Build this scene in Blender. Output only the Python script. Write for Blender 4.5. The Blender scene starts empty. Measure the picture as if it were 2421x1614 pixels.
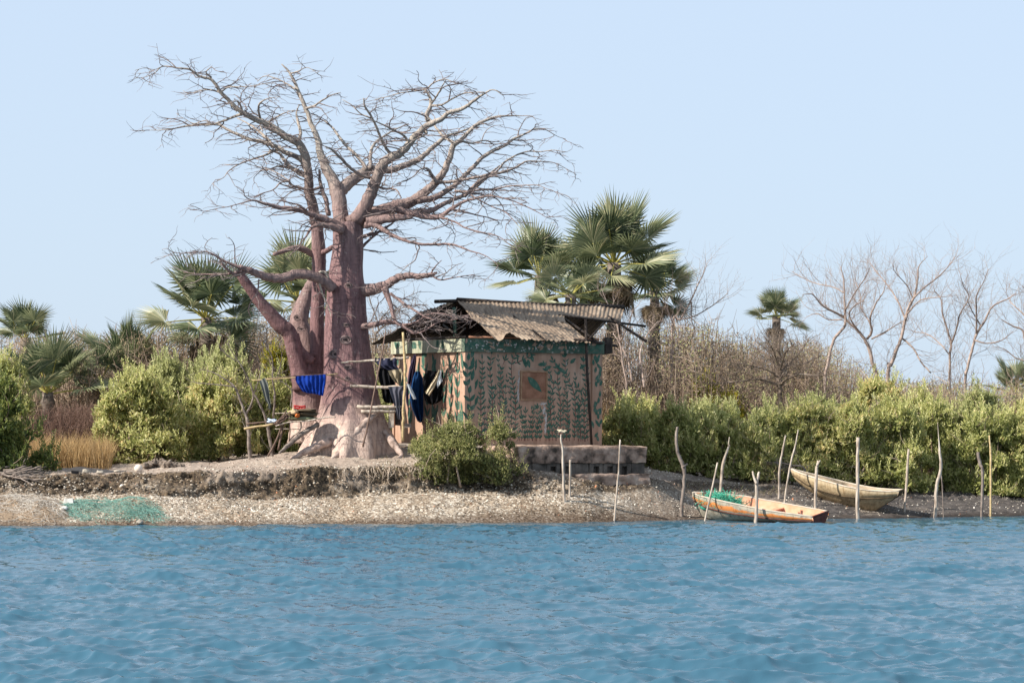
import bpy, math, random
import numpy as np
from mathutils import Vector, Matrix

# ------------------------------------------------------------------ camera, sky, sun, exposure
scene = bpy.context.scene
F, CAMH, U0, V0, ROLL = 6600.0, 2.6, 1210.5, 962.0, 0.0087   # focal length in photo pixels, eye height, principal point, roll
cd = bpy.data.cameras.new('camera'); cam = bpy.data.objects.new('camera', cd); scene.collection.objects.link(cam)
cam.location = (0, 0, CAMH)
cam.rotation_euler = (Matrix.Rotation(-ROLL, 3, 'Y') @ Matrix.Rotation(math.radians(90), 3, 'X')).to_euler()
cd.sensor_width = 36.0; cd.lens = 36.0 * F / 2421.0; cd.shift_y = (V0 - 807.0) / 2421.0
cd.clip_start = 0.5; cd.clip_end = 20000
scene.camera = cam
SUN_EL = math.radians(38); SUN_DIR2 = np.array([-0.914, -0.406]); SUN_DIR2 /= np.linalg.norm(SUN_DIR2)
sunv = Vector((SUN_DIR2[0] * math.cos(SUN_EL), SUN_DIR2[1] * math.cos(SUN_EL), math.sin(SUN_EL)))
w = bpy.data.worlds.new('World'); scene.world = w; w.use_nodes = True
wn = w.node_tree.nodes; wl = w.node_tree.links
sky = wn.new('ShaderNodeTexSky'); sky.sky_type = 'NISHITA'; sky.sun_disc = False
sky.sun_elevation = SUN_EL; sky.sun_rotation = math.atan2(sunv.x, sunv.y)
sky.altitude = 0; sky.air_density = 1.0; sky.dust_density = 0.6; sky.ozone_density = 1.5
wn['Background'].inputs[1].default_value = 0.10
# dry-season haze: the sky pales to an even blue-white low down
tc = wn.new('ShaderNodeTexCoord'); sx = wn.new('ShaderNodeSeparateXYZ'); wl.new(tc.outputs['Generated'], sx.inputs[0])
hz = wn.new('ShaderNodeValToRGB'); wl.new(sx.outputs[2], hz.inputs[0])
for e, (p, c) in zip([hz.color_ramp.elements[0], hz.color_ramp.elements[1], hz.color_ramp.elements.new(.18)], [(0.0, .95), (.42, .0), (.15, .92)]):
    e.position = p; e.color = (c, c, c, 1)
mx = wn.new('ShaderNodeMix'); mx.data_type = 'RGBA'; wl.new(hz.outputs[0], mx.inputs[0]); ti = wn.new('ShaderNodeMix'); ti.data_type = 'RGBA'; ti.blend_type = 'MULTIPLY'; ti.inputs[0].default_value = 1; ti.inputs[7].default_value = (1.2, 1.62, 2.15, 1)
wl.new(sky.outputs[0], ti.inputs[6]); wl.new(ti.outputs[2], mx.inputs[6])
mx.inputs[7].default_value = (3.58, 4.22, 5.02, 1)
wl.new(mx.outputs[2], wn['Background'].inputs[0])
sd = bpy.data.lights.new('sun', 'SUN'); sd.energy = 5.0; sd.angle = math.radians(0.53); sd.color = (1.0, 0.93, 0.83)
sun = bpy.data.objects.new('sun', sd); scene.collection.objects.link(sun)
sun.rotation_euler = sunv.to_track_quat('Z', 'Y').to_euler()
scene.view_settings.view_transform = 'Standard'; scene.view_settings.look = 'None'
scene.view_settings.exposure = 0.8; scene.view_settings.gamma = 1.0

# ------------------------------------------------------------------ measuring helpers
def ray(u, v):
    cx = (u - U0) / F; cy = -(v - V0) / F
    return np.array([cx - cy * ROLL, 1.0, cx * ROLL + cy])
def P(u, v, d):
    return np.array([0, 0, CAMH]) + ray(u, v) * d
ZO = {1: (280, 120, 3.137), 2: (780, 120, 3.016), 3: (380, 540, 2.8), 4: (860, 680, 3.136), 5: (860, 800, 6.03),
      6: (0, 680, 2.704), 7: (1600, 560, 2.865), 8: (1380, 960, 2.259), 9: (560, 860, 6.533), 10: (1600, 1080, 3.92)}
def Q(z, x, y):
    a, b, s = ZO[z]; return a + x / s, b + y / s
def ZP(z, x, y, d):
    return P(*Q(z, x, y), d)
rng = np.random.default_rng(7)

def _hash(ix, iy, iz, seed):
    n = (ix * 374761393 + iy * 668265263 + iz * 2147483647 + seed * 1274126177) & 0x7fffffff
    n = ((n ^ (n >> 13)) * 1274126177) & 0x7fffffff
    n = (n ^ (n >> 16)) & 0xffff
    return n / 65535.0
def vnoise(x, y, z=0.0, seed=0):
    x, y, z = np.broadcast_arrays(np.asarray(x, float), np.asarray(y, float), np.asarray(z, float))
    ix, iy, iz = np.floor(x).astype(np.int64), np.floor(y).astype(np.int64), np.floor(z).astype(np.int64)
    fx, fy, fz = x - ix, y - iy, z - iz
    fx, fy, fz = fx * fx * (3 - 2 * fx), fy * fy * (3 - 2 * fy), fz * fz * (3 - 2 * fz)
    r = 0
    for dx in (0, 1):
        for dy in (0, 1):
            for dz in (0, 1):
                r = r + _hash(ix + dx, iy + dy, iz + dz, seed) * (fx if dx else 1 - fx) * (fy if dy else 1 - fy) * (fz if dz else 1 - fz)
    return r * 2 - 1
def fbm(x, y, z=0.0, seed=0, o=4):
    r, a, f = 0, 1.0, 1.0
    for k in range(o):
        r = r + a * vnoise(np.asarray(x) * f, np.asarray(y) * f, np.asarray(z) * f, seed + k * 17); a *= .5; f *= 2.03
    return r

# ------------------------------------------------------------------ mesh builder
class MB:
    def __init__(s): s.v, s.f, s.m, s.a, s.n = [], [], [], [], 0
    def add(s, v, faces, mat=0, a=None):
        v = np.asarray(v, float).reshape(-1, 3)
        for f in (faces if isinstance(faces, list) else [faces]):
            f = np.asarray(f, np.int64)
            if f.ndim == 1: f = f[None]
            s.f.append(f + s.n); s.m.append(np.full(len(f), mat) if np.isscalar(mat) else np.asarray(mat))
        s.v.append(v); s.a.append(np.zeros(len(v)) if a is None else np.broadcast_to(np.asarray(a, float), (len(v),)))
        s.n += len(v)
    def build(s, name, mats, parent=None, origin=(0, 0, 0), smooth=True, cols=None):
        if s.n == 0: return None
        me = bpy.data.meshes.new(name)
        v = np.concatenate(s.v) - np.asarray(origin, float)
        me.vertices.add(len(v)); me.vertices.foreach_set('co', v.astype(np.float32).ravel())
        loops = np.concatenate([f.ravel() for f in s.f]); tot = np.concatenate([np.full(len(f), f.shape[1]) for f in s.f])
        start = np.concatenate([[0], np.cumsum(tot)[:-1]])
        me.loops.add(len(loops)); me.loops.foreach_set('vertex_index', loops.astype(np.int32))
        me.polygons.add(len(tot)); me.polygons.foreach_set('loop_start', start.astype(np.int32))
        me.polygons.foreach_set('material_index', np.concatenate(s.m).astype(np.int32))
        me.polygons.foreach_set('use_smooth', np.full(len(tot), smooth))
        at = me.attributes.new('rnd', 'FLOAT', 'POINT'); at.data.foreach_set('value', np.concatenate(s.a).astype(np.float32))
        if cols is not None:
            ca = me.attributes.new('mask', 'FLOAT_COLOR', 'POINT'); ca.data.foreach_set('color', np.asarray(cols, np.float32).ravel())
        for m in (mats if isinstance(mats, (list, tuple)) else [mats]): me.materials.append(m)
        me.update(calc_edges=True); me.validate()
        o = bpy.data.objects.new(name, me); scene.collection.objects.link(o)
        if parent is not None: o.parent = parent
        else: o.location = origin
        return o
    def box(s, lo, hi, fr=None, mat=0, a=None, jit=0):
        x0, y0, z0 = lo; x1, y1, z1 = hi
        v = np.array([[x0,y0,z0],[x1,y0,z0],[x1,y1,z0],[x0,y1,z0],[x0,y0,z1],[x1,y0,z1],[x1,y1,z1],[x0,y1,z1]], float)
        if jit: v = v + rng.uniform(-jit, jit, v.shape)
        if fr is not None: v = fr(v)
        s.add(v, np.array([[0,3,2,1],[4,5,6,7],[0,1,5,4],[1,2,6,5],[2,3,7,6],[3,0,4,7]]), mat, a)
    def tube(s, pts, rad, n=6, mat=0, a=None, cap=True, smooth=0, lump=0.0):
        pts = np.asarray(pts, float); rad = np.broadcast_to(np.asarray(rad, float), (len(pts),)).copy()
        if smooth and len(pts) > 2: pts, rad = spline(pts, rad, smooth)
        k = len(pts)
        t = np.gradient(pts, axis=0); t /= np.linalg.norm(t, axis=1)[:, None] + 1e-9
        ref = np.array([0.13, 0.21, 0.97]) if abs(t[0][2]) < .9 else np.array([.97, .2, .1])
        X = np.zeros((k, 3)); b = np.cross(t[0], ref); b /= np.linalg.norm(b) + 1e-9
        for i in range(k):
            b = b - t[i] * np.dot(b, t[i]); b /= np.linalg.norm(b) + 1e-9; X[i] = b
        Y = np.cross(t, X)
        an = np.arange(n) * 2 * math.pi / n
        rr = rad[:, None] * np.ones(n)
        if lump: rr = rr * (1 + lump * rng.normal(size=rr.shape))
        v = pts[:, None, :] + rr[..., None] * (np.cos(an)[None, :, None] * X[:, None, :] + np.sin(an)[None, :, None] * Y[:, None, :])
        i = np.arange(k - 1)[:, None] * n; j = np.arange(n)[None]; j2 = (j + 1) % n
        q = np.stack([i + j, i + j2, i + n + j2, i + n + j], -1).reshape(-1, 4)
        fs = [q]
        v = v.reshape(-1, 3)
        if cap and n >= 4:
            fs += [np.arange(n)[::-1][None], (np.arange(n) + (k - 1) * n)[None]]
        aa = None if a is None else (np.repeat(np.broadcast_to(a, (k,)), n))
        s.add(v, fs, mat, aa)
    def ball(s, c, r, nu=12, nv=8, mat=0, lump=0.0, seed=0, a=None):
        c = np.asarray(c, float); r = np.broadcast_to(np.asarray(r, float), (3,))
        th = np.linspace(0, math.pi, nv + 1); ph = np.arange(nu) * 2 * math.pi / nu
        d = np.stack([np.sin(th)[:, None] * np.cos(ph), np.sin(th)[:, None] * np.sin(ph), np.cos(th)[:, None] + 0 * ph], -1).reshape(-1, 3)
        k = 1 + lump * fbm(d[:, 0] * 1.7 + seed, d[:, 1] * 1.7, d[:, 2] * 1.7 + seed * 3.1, seed, 3)
        i = np.arange(nv)[:, None] * nu; j = np.arange(nu)[None]; j2 = (j + 1) % nu
        q = np.stack([i + j, i + nu + j, i + nu + j2, i + j2], -1).reshape(-1, 4)
        s.add(c + d * r * k[:, None], q, mat, a)
    def grid(s, V, mat=0, a=None, flip=False):
        V = np.asarray(V, float); m, n = V.shape[:2]
        i = np.arange(m - 1)[:, None] * n; j = np.arange(n - 1)[None]
        q = np.stack([i + j, i + j + 1, i + n + j + 1, i + n + j], -1).reshape(-1, 4)
        s.add(V.reshape(-1, 3), q[:, ::-1] if flip else q, mat, None if a is None else np.asarray(a).ravel())

def spline(pts, rad, n):
    p = np.vstack([2 * pts[0] - pts[1], pts, 2 * pts[-1] - pts[-2]])
    out, ro = [], []
    for i in range(1, len(p) - 2):
        for t in np.arange(n) / n:
            a, b, c, d = p[i - 1], p[i], p[i + 1], p[i + 2]
            out.append(.5 * (2 * b + (c - a) * t + (2 * a - 5 * b + 4 * c - d) * t * t + (3 * b - a - 3 * c + d) * t ** 3))
            ro.append(rad[i - 1] * (1 - t) + rad[i] * t)
    out.append(pts[-1]); ro.append(rad[-1])
    return np.array(out), np.array(ro)

def thing(name, label, cat, loc, group=None):
    o = bpy.data.objects.new(name, None); scene.collection.objects.link(o); o.location = tuple(loc)
    o.empty_display_size = .2
    return tag(o, label, cat, group)
def tag(o, label=None, cat=None, group=None, kind=None):
    for k, v in (('label', label), ('category', cat), ('group', group), ('kind', kind)):
        if v: o[k] = v
    return o

# ------------------------------------------------------------------ materials
def nodes(name):
    m = bpy.data.materials.new(name); m.use_nodes = True
    t = m.node_tree; return m, t.nodes, t.links, t.nodes['Principled BSDF']
def ramp(n, l, fac, stops):
    r = n.new('ShaderNodeValToRGB'); e = r.color_ramp.elements
    while len(e) < len(stops): e.new(.5)
    for k, (p, c) in enumerate(stops): e[k].position = p; e[k].color = (*c, 1)
    if fac is not None: l.new(fac, r.inputs[0])
    return r
def noise(n, l, scale, detail=5, vec=None, rough=.55, dist=0):
    t = n.new('ShaderNodeTexNoise'); t.inputs['Scale'].default_value = scale; t.inputs['Detail'].default_value = detail
    t.inputs['Roughness'].default_value = rough; t.inputs['Distortion'].default_value = dist
    if vec is not None: l.new(vec, t.inputs['Vector'])
    return t
def coord(n, l, scale=(1, 1, 1), out='Object'):
    c = n.new('ShaderNodeTexCoord'); m = n.new('ShaderNodeMapping'); m.inputs['Scale'].default_value = scale
    l.new(c.outputs[out], m.inputs[0]); return m.outputs[0]
def mixc(n, l, fac, a, b, mode='MIX'):
    m = n.new('ShaderNodeMix'); m.data_type = 'RGBA'; m.blend_type = mode
    for s, x in ((0, fac), (6, a), (7, b)):
        if isinstance(x, (int, float)): m.inputs[s].default_value = x
        elif isinstance(x, tuple): m.inputs[s].default_value = (*x, 1)
        else: l.new(x, m.inputs[s])
    return m.outputs[2]
def bump(n, l, bsdf, h, strength, dist):
    b = n.new('ShaderNodeBump'); b.inputs['Strength'].default_value = strength; b.inputs['Distance'].default_value = dist
    l.new(h, b.inputs['Height']); l.new(b.outputs[0], bsdf.inputs['Normal'])
def pmat(name, stops, scale=4, stretch=(1, 1, 1), rough=.85, bs=20, bstr=.4, bdist=.02, spec=.2, detail=6, metal=0):
    m, n, l, b = nodes(name); v = coord(n, l, stretch)
    t = noise(n, l, scale, detail, v); r = ramp(n, l, t.outputs[0], stops)
    l.new(r.outputs[0], b.inputs['Base Color']); b.inputs['Roughness'].default_value = rough
    b.inputs['Specular IOR Level'].default_value = spec; b.inputs['Metallic'].default_value = metal
    if bstr:
        t2 = noise(n, l, bs, 6, v); bump(n, l, b, t2.outputs[0], bstr, bdist)
    return m
def leafmat(name, stops, trans=.3, rough=.5, spec=.3):
    m, n, l, b = nodes(name)
    a = n.new('ShaderNodeAttribute'); a.attribute_name = 'rnd'
    r = ramp(n, l, a.outputs['Fac'], stops)
    l.new(r.outputs[0], b.inputs['Base Color']); b.inputs['Roughness'].default_value = rough
    b.inputs['Specular IOR Level'].default_value = spec
    tr = n.new('ShaderNodeBsdfTranslucent'); l.new(r.outputs[0], tr.inputs[0])
    mx = n.new('ShaderNodeMixShader'); mx.inputs[0].default_value = trans
    l.new(b.outputs[0], mx.inputs[1]); l.new(tr.outputs[0], mx.inputs[2])
    l.new(mx.outputs[0], n['Material Output'].inputs[0]); return m

# ------------------------------------------------------------------ the ground: shell beach, eroded bank, mound
#        u     water  foot  lip   crest  d_foot d_lip d_crest  mud   mound-back z
COL = np.array([
    [-2500, 1243, 1180, 1135, 1118, 2.6, .7, 1.6, 0.0, 1.2],
    [-300, 1243, 1176, 1128, 1116, 2.6, .7, 1.6, 0.0, 1.2],
    [0,    1243, 1172, 1124, 1114, 2.3, 1.0, 1.6, 0.0, 1.2],
    [300,  1242, 1160, 1118, 1110, 2.4, .9, 1.6, 0.0, 1.2],
    [500,  1241, 1172, 1116, 1097, 2.4, .4, 2.2, 0.0, 1.2],
    [620,  1240, 1172, 1112, 1084, 2.4, .4, 2.8, 0.0, 1.3],
    [760,  1239, 1174, 1106, 1066, 2.4, .35, 3.2, 0.0, 1.5],
    [950,  1238, 1158, 1107, 1060, 2.3, .3, 3.2, 0.0, 1.6],
    [1100, 1236, 1156, 1112, 1068, 1.7, .5, 1.2, 0.0, 1.6],
    [1230, 1235, 1154, 1118, 1098, 1.15, .5, .4, 0.0, 1.6],
    [1380, 1234, 1150, 1134, 1122, 1.3, .5, .4, 0.0, 1.5],
    [1540, 1230, 1150, 1134, 1120, 1.5, .6, .8, .3, 1.2],
    [1650, 1228, 1165, 1140, 1126, 2.6, 1.0, 1.5, .5, 0.95],
    [1900, 1227, 1172, 1156, 1146, 2.6, 1.2, 1.5, .7, 0.85],
    [2100, 1224, 1178, 1162, 1150, 2.4, 1.2, 1.5, .95, 0.85],
    [2421, 1219, 1180, 1166, 1156, 2.2, 1.4, 1.5, 1.0, 0.85],
    [4900, 1212, 1180, 1166, 1156, 2.2, 1.4, 1.5, 1.0, 0.85]], float)
def columns(u):
    c = [np.interp(u, COL[:, 0], COL[:, k]) for k in range(1, 10)]
    vh = V0 + ROLL * (u - U0)
    d0 = F * CAMH / (c[0] - vh)
    d1 = d0 + c[4]; d2 = d1 + c[5]; d3 = d2 + c[6]
    z = lambda v, d: CAMH - (v - vh) / F * d
    return (d0, d1, d2, d3), (0 * d0, z(c[1], d1), z(c[2], d2), z(c[3], d3)), c[7], c[8]
def terrain(x, y, full=False):
    x = np.asarray(x, float); y = np.asarray(y, float)
    u = U0 + F * x / np.maximum(y, 5)
    (d0, d1, d2, d3), (z0, z1, z2, z3), mud, zb = columns(u)
    wob = .22 * fbm(x * .9, y * .25, 0, 3, 3)
    d = y
    K = [(d0 - 30, -3.0 + 0 * d0), (d0 - 4, -.9 + 0 * d0), (d0, z0), (d1 + wob, z1), (d2 + wob, z2), (d3, z3), (d3 + 9, zb), (d3 + 60, zb - .2), (6000 + 0 * d0, zb * 0 + .9)]
    z = np.full(np.shape(d), -3.0)
    for (a, za), (b, zc) in zip(K[:-1], K[1:]):
        t = np.clip((d - a) / (b - a), 0, 1)
        z = np.where(d >= a, za + (zc - za) * t, z)
    land = np.clip((d - d0) / .8, 0, 1)
    z = z + land * (.045 * fbm(x * 1.3, y * 1.3, 0, 11, 4))
    if not full: return z
    bank = np.clip((d - d1 - wob + .25) / .2, 0, 1) * np.clip((d2 + wob + .25 - d) / .3, 0, 1)
    return z, bank, mud, d - d0, d - d2
def ground_hit(u, v, dmin=30.):
    d = np.arange(dmin, 140, .02); r = ray(u, v)
    x, z = r[0] * d, CAMH + r[2] * d
    k = np.argmax(z <= terrain(x, d) + 1e-6)
    return np.array([x[k], d[k], z[k]])
def gz(x, y): return float(terrain(np.array(x), np.array(y)))

def ground_material():
    m, n, l, b = nodes('beach_soil'); v = coord(n, l)
    at = n.new('ShaderNodeAttribute'); at.attribute_name = 'mask'
    sp = n.new('ShaderNodeSeparateColor'); l.new(at.outputs['Color'], sp.inputs[0])
    # shell gravel: cells of pale, tan, grey and a few dark chips
    vo = n.new('ShaderNodeTexVoronoi'); vo.inputs['Scale'].default_value = 26; l.new(v, vo.inputs['Vector'])
    sc = n.new('ShaderNodeSeparateColor'); l.new(vo.outputs['Color'], sc.inputs[0])
    shell = ramp(n, l, sc.outputs[0], [(0, (.08, .065, .05)), (.2, (.24, .19, .145)), (.55, (.345, .285, .22)), (.8, (.43, .375, .305)), (.97, (.70, .65, .57))])
    big = noise(n, l, .9, 5, v)
    bt = ramp(n, l, big.outputs[0], [(.35, (.72, .66, .6)), (.65, (1, 1, 1))])
    shell2 = mixc(n, l, 1.0, shell.outputs[0], bt.outputs[0], 'MULTIPLY')
    t2 = noise(n, l, 9, 8, v, .7)
    dirt = ramp(n, l, t2.outputs[0], [(.3, (.2, .155, .125)), (.55, (.33, .265, .22)), (.75, (.43, .36, .3))])
    t3 = noise(n, l, 14, 10, v, .8)
    bank = ramp(n, l, t3.outputs[0], [(.38, (.02, .015, .012)), (.48, (.07, .052, .038)), (.57, (.16, .115, .07)), (.64, (.27, .21, .15)), (.7, (.55, .48, .39))])
    t4 = noise(n, l, 7, 8, v, .7)
    mud = ramp(n, l, t4.outputs[0], [(.32, (.03, .027, .026)), (.6, (.105, .092, .085)), (.85, (.24, .21, .18))])
    c = mixc(n, l, sp.outputs[0], dirt.outputs[0], shell2)      # red: shell beach
    c = mixc(n, l, sp.outputs[1], c, bank.outputs[0])           # green: cut bank
    c = mixc(n, l, sp.outputs[2], c, mud.outputs[0])            # blue: black mud
    wet = mixc(n, l, 1.0, c, (.42, .38, .36), 'MULTIPLY')
    c = mixc(n, l, at.outputs['Alpha'], c, wet)                 # wet strip at the water's edge
    l.new(c, b.inputs['Base Color']); b.inputs['Roughness'].default_value = .9; b.inputs['Specular IOR Level'].default_value = .15
    t5 = noise(n, l, 30, 6, v, .7); bump(n, l, b, t5.outputs[0], .7, .03)
    return m
def build_ground():
    us = np.concatenate([np.linspace(-2400, -220, 60), np.linspace(-200, 2621, 760), np.linspace(2640, 4800, 60)])
    tt = np.concatenate([np.linspace(-28, -4, 8), np.linspace(-3.5, -.6, 8), np.linspace(-.5, 9.5, 250), np.linspace(9.7, 22, 40), np.geomspace(23, 5800, 40)])
    vh = V0 + ROLL * (us - U0); d0 = F * CAMH / (np.interp(us, COL[:, 0], COL[:, 1]) - vh)
    Y = d0[None] + tt[:, None]; X = (us[None] - U0) / F * Y
    Z, bank, mud, e, past = terrain(X, Y, True)
    near = np.clip(1 - np.abs(tt - 4) / 14, 0, 1)[:, None]
    rough = fbm(X * 5, Y * 5, 0, 31, 4)
    Z = Z + near * (.018 * rough + .012 * fbm(X * 14, Y * 14, 0, 41, 3)) * np.clip(e / .6, 0, 1)
    # broken, undercut bank face: clods pushed in and out along the view and up and down
    bl = fbm(X * 2.2, Y * 6 + Z * 3, Z * 4, 51, 4)
    Y2 = Y + bank * (.10 * bl + .07 * fbm(X * 9, Z * 11, Y * 2, 61, 4)) * np.where(X < 1.5, 1, .5)
    Z = Z + bank * .04 * fbm(X * 12, Y * 12, 0, 71, 4)
    beach = np.clip((past * -1 - .1) / .3, 0, 1) * (1 - mud * .5)
    tufty = np.clip(.5 + .9 * fbm(X * .8, Y * .8, 0, 81, 4), 0, 1)
    beach = np.maximum(beach, .38 * tufty)
    mudm = np.clip(1.5 - e / 9, 0, 1) * np.clip(mud * 1.25 - .12 + .35 * mud * fbm(X * .9, Y * 1.4, 0, 91, 4), 0, 1)
    patch = np.clip(.5 + 1.1 * fbm(X * 1.1, Z * 4, 0, 95, 4), 0, 1)
    bankm = np.clip(bank * 1.3 * (0.35 + .75 * patch), 0, 1)
    wet = np.clip(1.0 - (e - .12) / .5 + .25 * fbm(X * 2, Y * 2, 0, 99, 3), 0, 1)
    mb = MB(); mb.grid(np.stack([X, Y2, Z], -1))
    cols = np.stack([beach, bankm, mudm, wet], -1).reshape(-1, 4)
    o = mb.build('ground', ground_material(), cols=cols); tag(o, kind='structure')
    return o
build_ground()

# shells and chips lying loose: nobody could count them
def build_shells():
    N = 26000
    u = rng.uniform(-60, 2480, N); vh = V0 + ROLL * (u - U0)
    d0 = F * CAMH / (np.interp(u, COL[:, 0], COL[:, 1]) - vh)
    d = d0 + rng.beta(1.3, 1.6, N) * 6.0 + .15
    x = (u - U0) / F * d; z, bank, mud, e, past = terrain(x, d, True)
    dens = np.where(past < 0, 1.0, .55) * (1 - .72 * mud) * np.clip(.6 + .9 * fbm(x * .8, d * .8, 0, 8, 3), .12, 1)
    k = rng.uniform(size=N) < dens; x, d, z = x[k], d[k], z[k]; N = len(x)
    s = .014 + .026 * rng.beta(1.2, 3.5, N)
    c = np.stack([x, d + rng.normal(0, .06, N) * bank[k], z + .006], -1)
    an = rng.uniform(0, 6.28, N); tl = rng.normal(0, .5, (N, 2))
    X = np.stack([np.cos(an), np.sin(an), tl[:, 0]], -1) * s[:, None]
    Y = np.stack([-np.sin(an), np.cos(an), tl[:, 1]], -1) * (s * rng.uniform(.5, .9, N))[:, None]
    up = np.stack([0 * s, 0 * s, s * .45], -1)
    v = np.stack([c - X, c - Y, c + X, c + Y, c + up], 1).reshape(-1, 3)
    b = np.arange(N)[:, None] * 5
    q = np.concatenate([b + np.array([[i, (i + 1) % 4, 4]]) for i in range(4)])
    mb = MB(); mb.add(v, q, 0, np.repeat(rng.uniform(size=N), 5))
    m, n, l, bs = nodes('shell'); a = n.new('ShaderNodeAttribute'); a.attribute_name = 'rnd'
    r = ramp(n, l, a.outputs['Fac'], [(0, (.1, .08, .065)), (.3, (.3, .25, .19)), (.6, (.5, .44, .36)), (.9, (.72, .68, .6)), (.97, (.42, .16, .07))])
    l.new(r.outputs[0], bs.inputs['Base Color']); bs.inputs['Roughness'].default_value = .6
    o = mb.build('shell_litter', m, smooth=False); tag(o, 'loose pale oyster shells and chips over the beach and bank', 'shells', kind='stuff')
build_shells()

# ------------------------------------------------------------------ water: one wind-rippled sheet
def build_water():
    xs = np.concatenate([-np.geomspace(1500, 17, 50)[:50], np.linspace(-16.6, 16.6, 1100), np.geomspace(17, 1500, 50)])
    ys = np.concatenate([np.linspace(-200, 20, 20), 21 + np.cumsum(np.linspace(.028, .1, 830))])
    ys = np.concatenate([ys, [ys[-1] + 1, ys[-1] + 3]])
    X, Y = np.meshgrid(xs, ys)
    Z = np.zeros_like(X); DX = np.zeros_like(X); DY = np.zeros_like(X)
    r = np.random.default_rng(15)
    env = 1 + .35 * fbm(X * .12, Y * .2, 0, 205, 2)
    for k in range(150):
        lam = .11 * (1.25 / .11) ** r.uniform()
        th = math.radians(-100 if k % 3 else -128) + r.normal(0, .5)
        kx, ky = 2 * math.pi / lam * math.cos(th), 2 * math.pi / lam * math.sin(th)
        A = .0052 * lam ** .86 * r.uniform(.5, 1.3); ph = r.uniform(0, 6.28)
        ph2 = kx * X + ky * Y + ph
        Z += A * np.cos(ph2); s = -A * np.sin(ph2)
        DX += s * math.cos(th); DY += s * math.sin(th)
    fade = (np.clip((17 - np.abs(X)) / 1, 0, 1)) * np.clip((Y - 20) / 1, 0, 1) * env
    u = U0 + F * X / np.maximum(Y, 5); d0 = F * CAMH / (np.interp(u, COL[:, 0], COL[:, 1]) - (V0 + ROLL * (u - U0)))
    fade *= np.clip((d0 - Y + 1.2) / 5, .25, 1)
    mb = MB(); mb.grid(np.stack([X + .75 * DX * fade, Y + .75 * DY * fade, Z * fade], -1))
    m, n, l, b = nodes('river_water'); v = coord(n, l, (1, 1.0, 1))
    b.inputs['Base Color'].default_value = (.033, .092, .138, 1); b.inputs['Roughness'].default_value = .11; b.inputs['IOR'].default_value = 1.333
    t = noise(n, l, 9, 4, v, .6); bump(n, l, b, t.outputs[0], .2, .02)
    o = mb.build('water', m); tag(o, kind='structure')
build_water()

# ------------------------------------------------------------------ bark, twigs and the two baobabs
def bark(name, lo, mid, hi, z1, z2, z3, dark=.6):
    m, n, l, b = nodes(name)
    c = n.new('ShaderNodeTexCoord'); s = n.new('ShaderNodeSeparateXYZ'); l.new(c.outputs['Object'], s.inputs[0])
    nz = noise(n, l, 1.6, 5, c.outputs['Object'])
    ad = n.new('ShaderNodeMath'); ad.operation = 'MULTIPLY_ADD'; l.new(nz.outputs[0], ad.inputs[0]); ad.inputs[1].default_value = 1.2; l.new(s.outputs[2], ad.inputs[2])
    mr = n.new('ShaderNodeMapRange'); l.new(ad.outputs[0], mr.inputs[0]); mr.inputs[1].default_value = 0; mr.inputs[2].default_value = z3 + .6
    r = ramp(n, l, mr.outputs[0], [(0, lo), (z1 / z3, lo), (z2 / z3, mid), (min(.75, z2 / z3 + .3), mid), (.95, hi)])
    v = coord(n, l, (3, 3, .6)); t = noise(n, l, 3.5, 9, v, .7)
    k = ramp(n, l, t.outputs[0], [(.34, (dark * .8, dark * .76, dark * .8)), (.5, (.95, .95, .95)), (.68, (1.3, 1.27, 1.22))])
    col = mixc(n, l, 1.0, r.outputs[0], k.outputs[0], 'MULTIPLY')
    v2 = coord(n, l, (1.2, 1.2, 8)); wr = noise(n, l, 2.5, 4, v2, .6)
    k2 = ramp(n, l, wr.outputs[0], [(.36, (.62, .58, .58)), (.44, (1, 1, 1))])
    col = mixc(n, l, .7, col, k2.outputs[0], 'MULTIPLY')
    v3 = coord(n, l); li = noise(n, l, 7, 6, v3, .7)
    lm = ramp(n, l, li.outputs[0], [(.60, (0, 0, 0)), (.68, (.55, .55, .55))])
    col = mixc(n, l, lm.outputs[0], col, (.42, .36, .32))
    l.new(col, b.inputs['Base Color']); b.inputs['Roughness'].default_value = .7; b.inputs['Specular IOR Level'].default_value = .25
    v4 = coord(n, l, (9, 9, 1.6)); t2 = noise(n, l, 3, 6, v4, .65); bump(n, l, b, t2.outputs[0], .9, .045)
    return m
M_BARK = bark('baobab_bark', (.50, .38, .32), (.20, .112, .114), (.27, .20, .185), .95, 1.9, 8)
M_LIMB = bark('baobab_limb_bark', (.23, .145, .14), (.25, .172, .16), (.35, .305, .265), .3, 4.6, 7.8)
M_ROOT = pmat('root_bark', [(.34, (.16, .115, .095)), (.48, (.37, .28, .24)), (.66, (.50, .40, .345))], 6, (1, 1, 1), bs=9, bstr=.9, bdist=.04, detail=9)
M_KNOT = pmat('knot_bark', [(.35, (.06, .045, .045)), (.6, (.25, .18, .17))], 9)
M_HOLE = pmat('knot_hole', [(.3, (.015, .012, .012)), (.7, (.04, .03, .03))], 9)
M_TWIG = pmat('dry_wood', [(.3, (.10, .08, .07)), (.55, (.22, .18, .155)), (.75, (.34, .29, .25))], 6, bs=30, bstr=.3)
M_TWIGD = pmat('baobab_twig', [(.3, (.10, .075, .075)), (.5, (.19, .15, .145)), (.72, (.32, .27, .245))], 3, bstr=0)
M_PALEWOOD = pmat('weathered_wood', [(.3, (.2, .15, .115)), (.5, (.40, .335, .275)), (.75, (.6, .54, .47))], 5, (4, 4, .7), bs=14)

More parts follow.
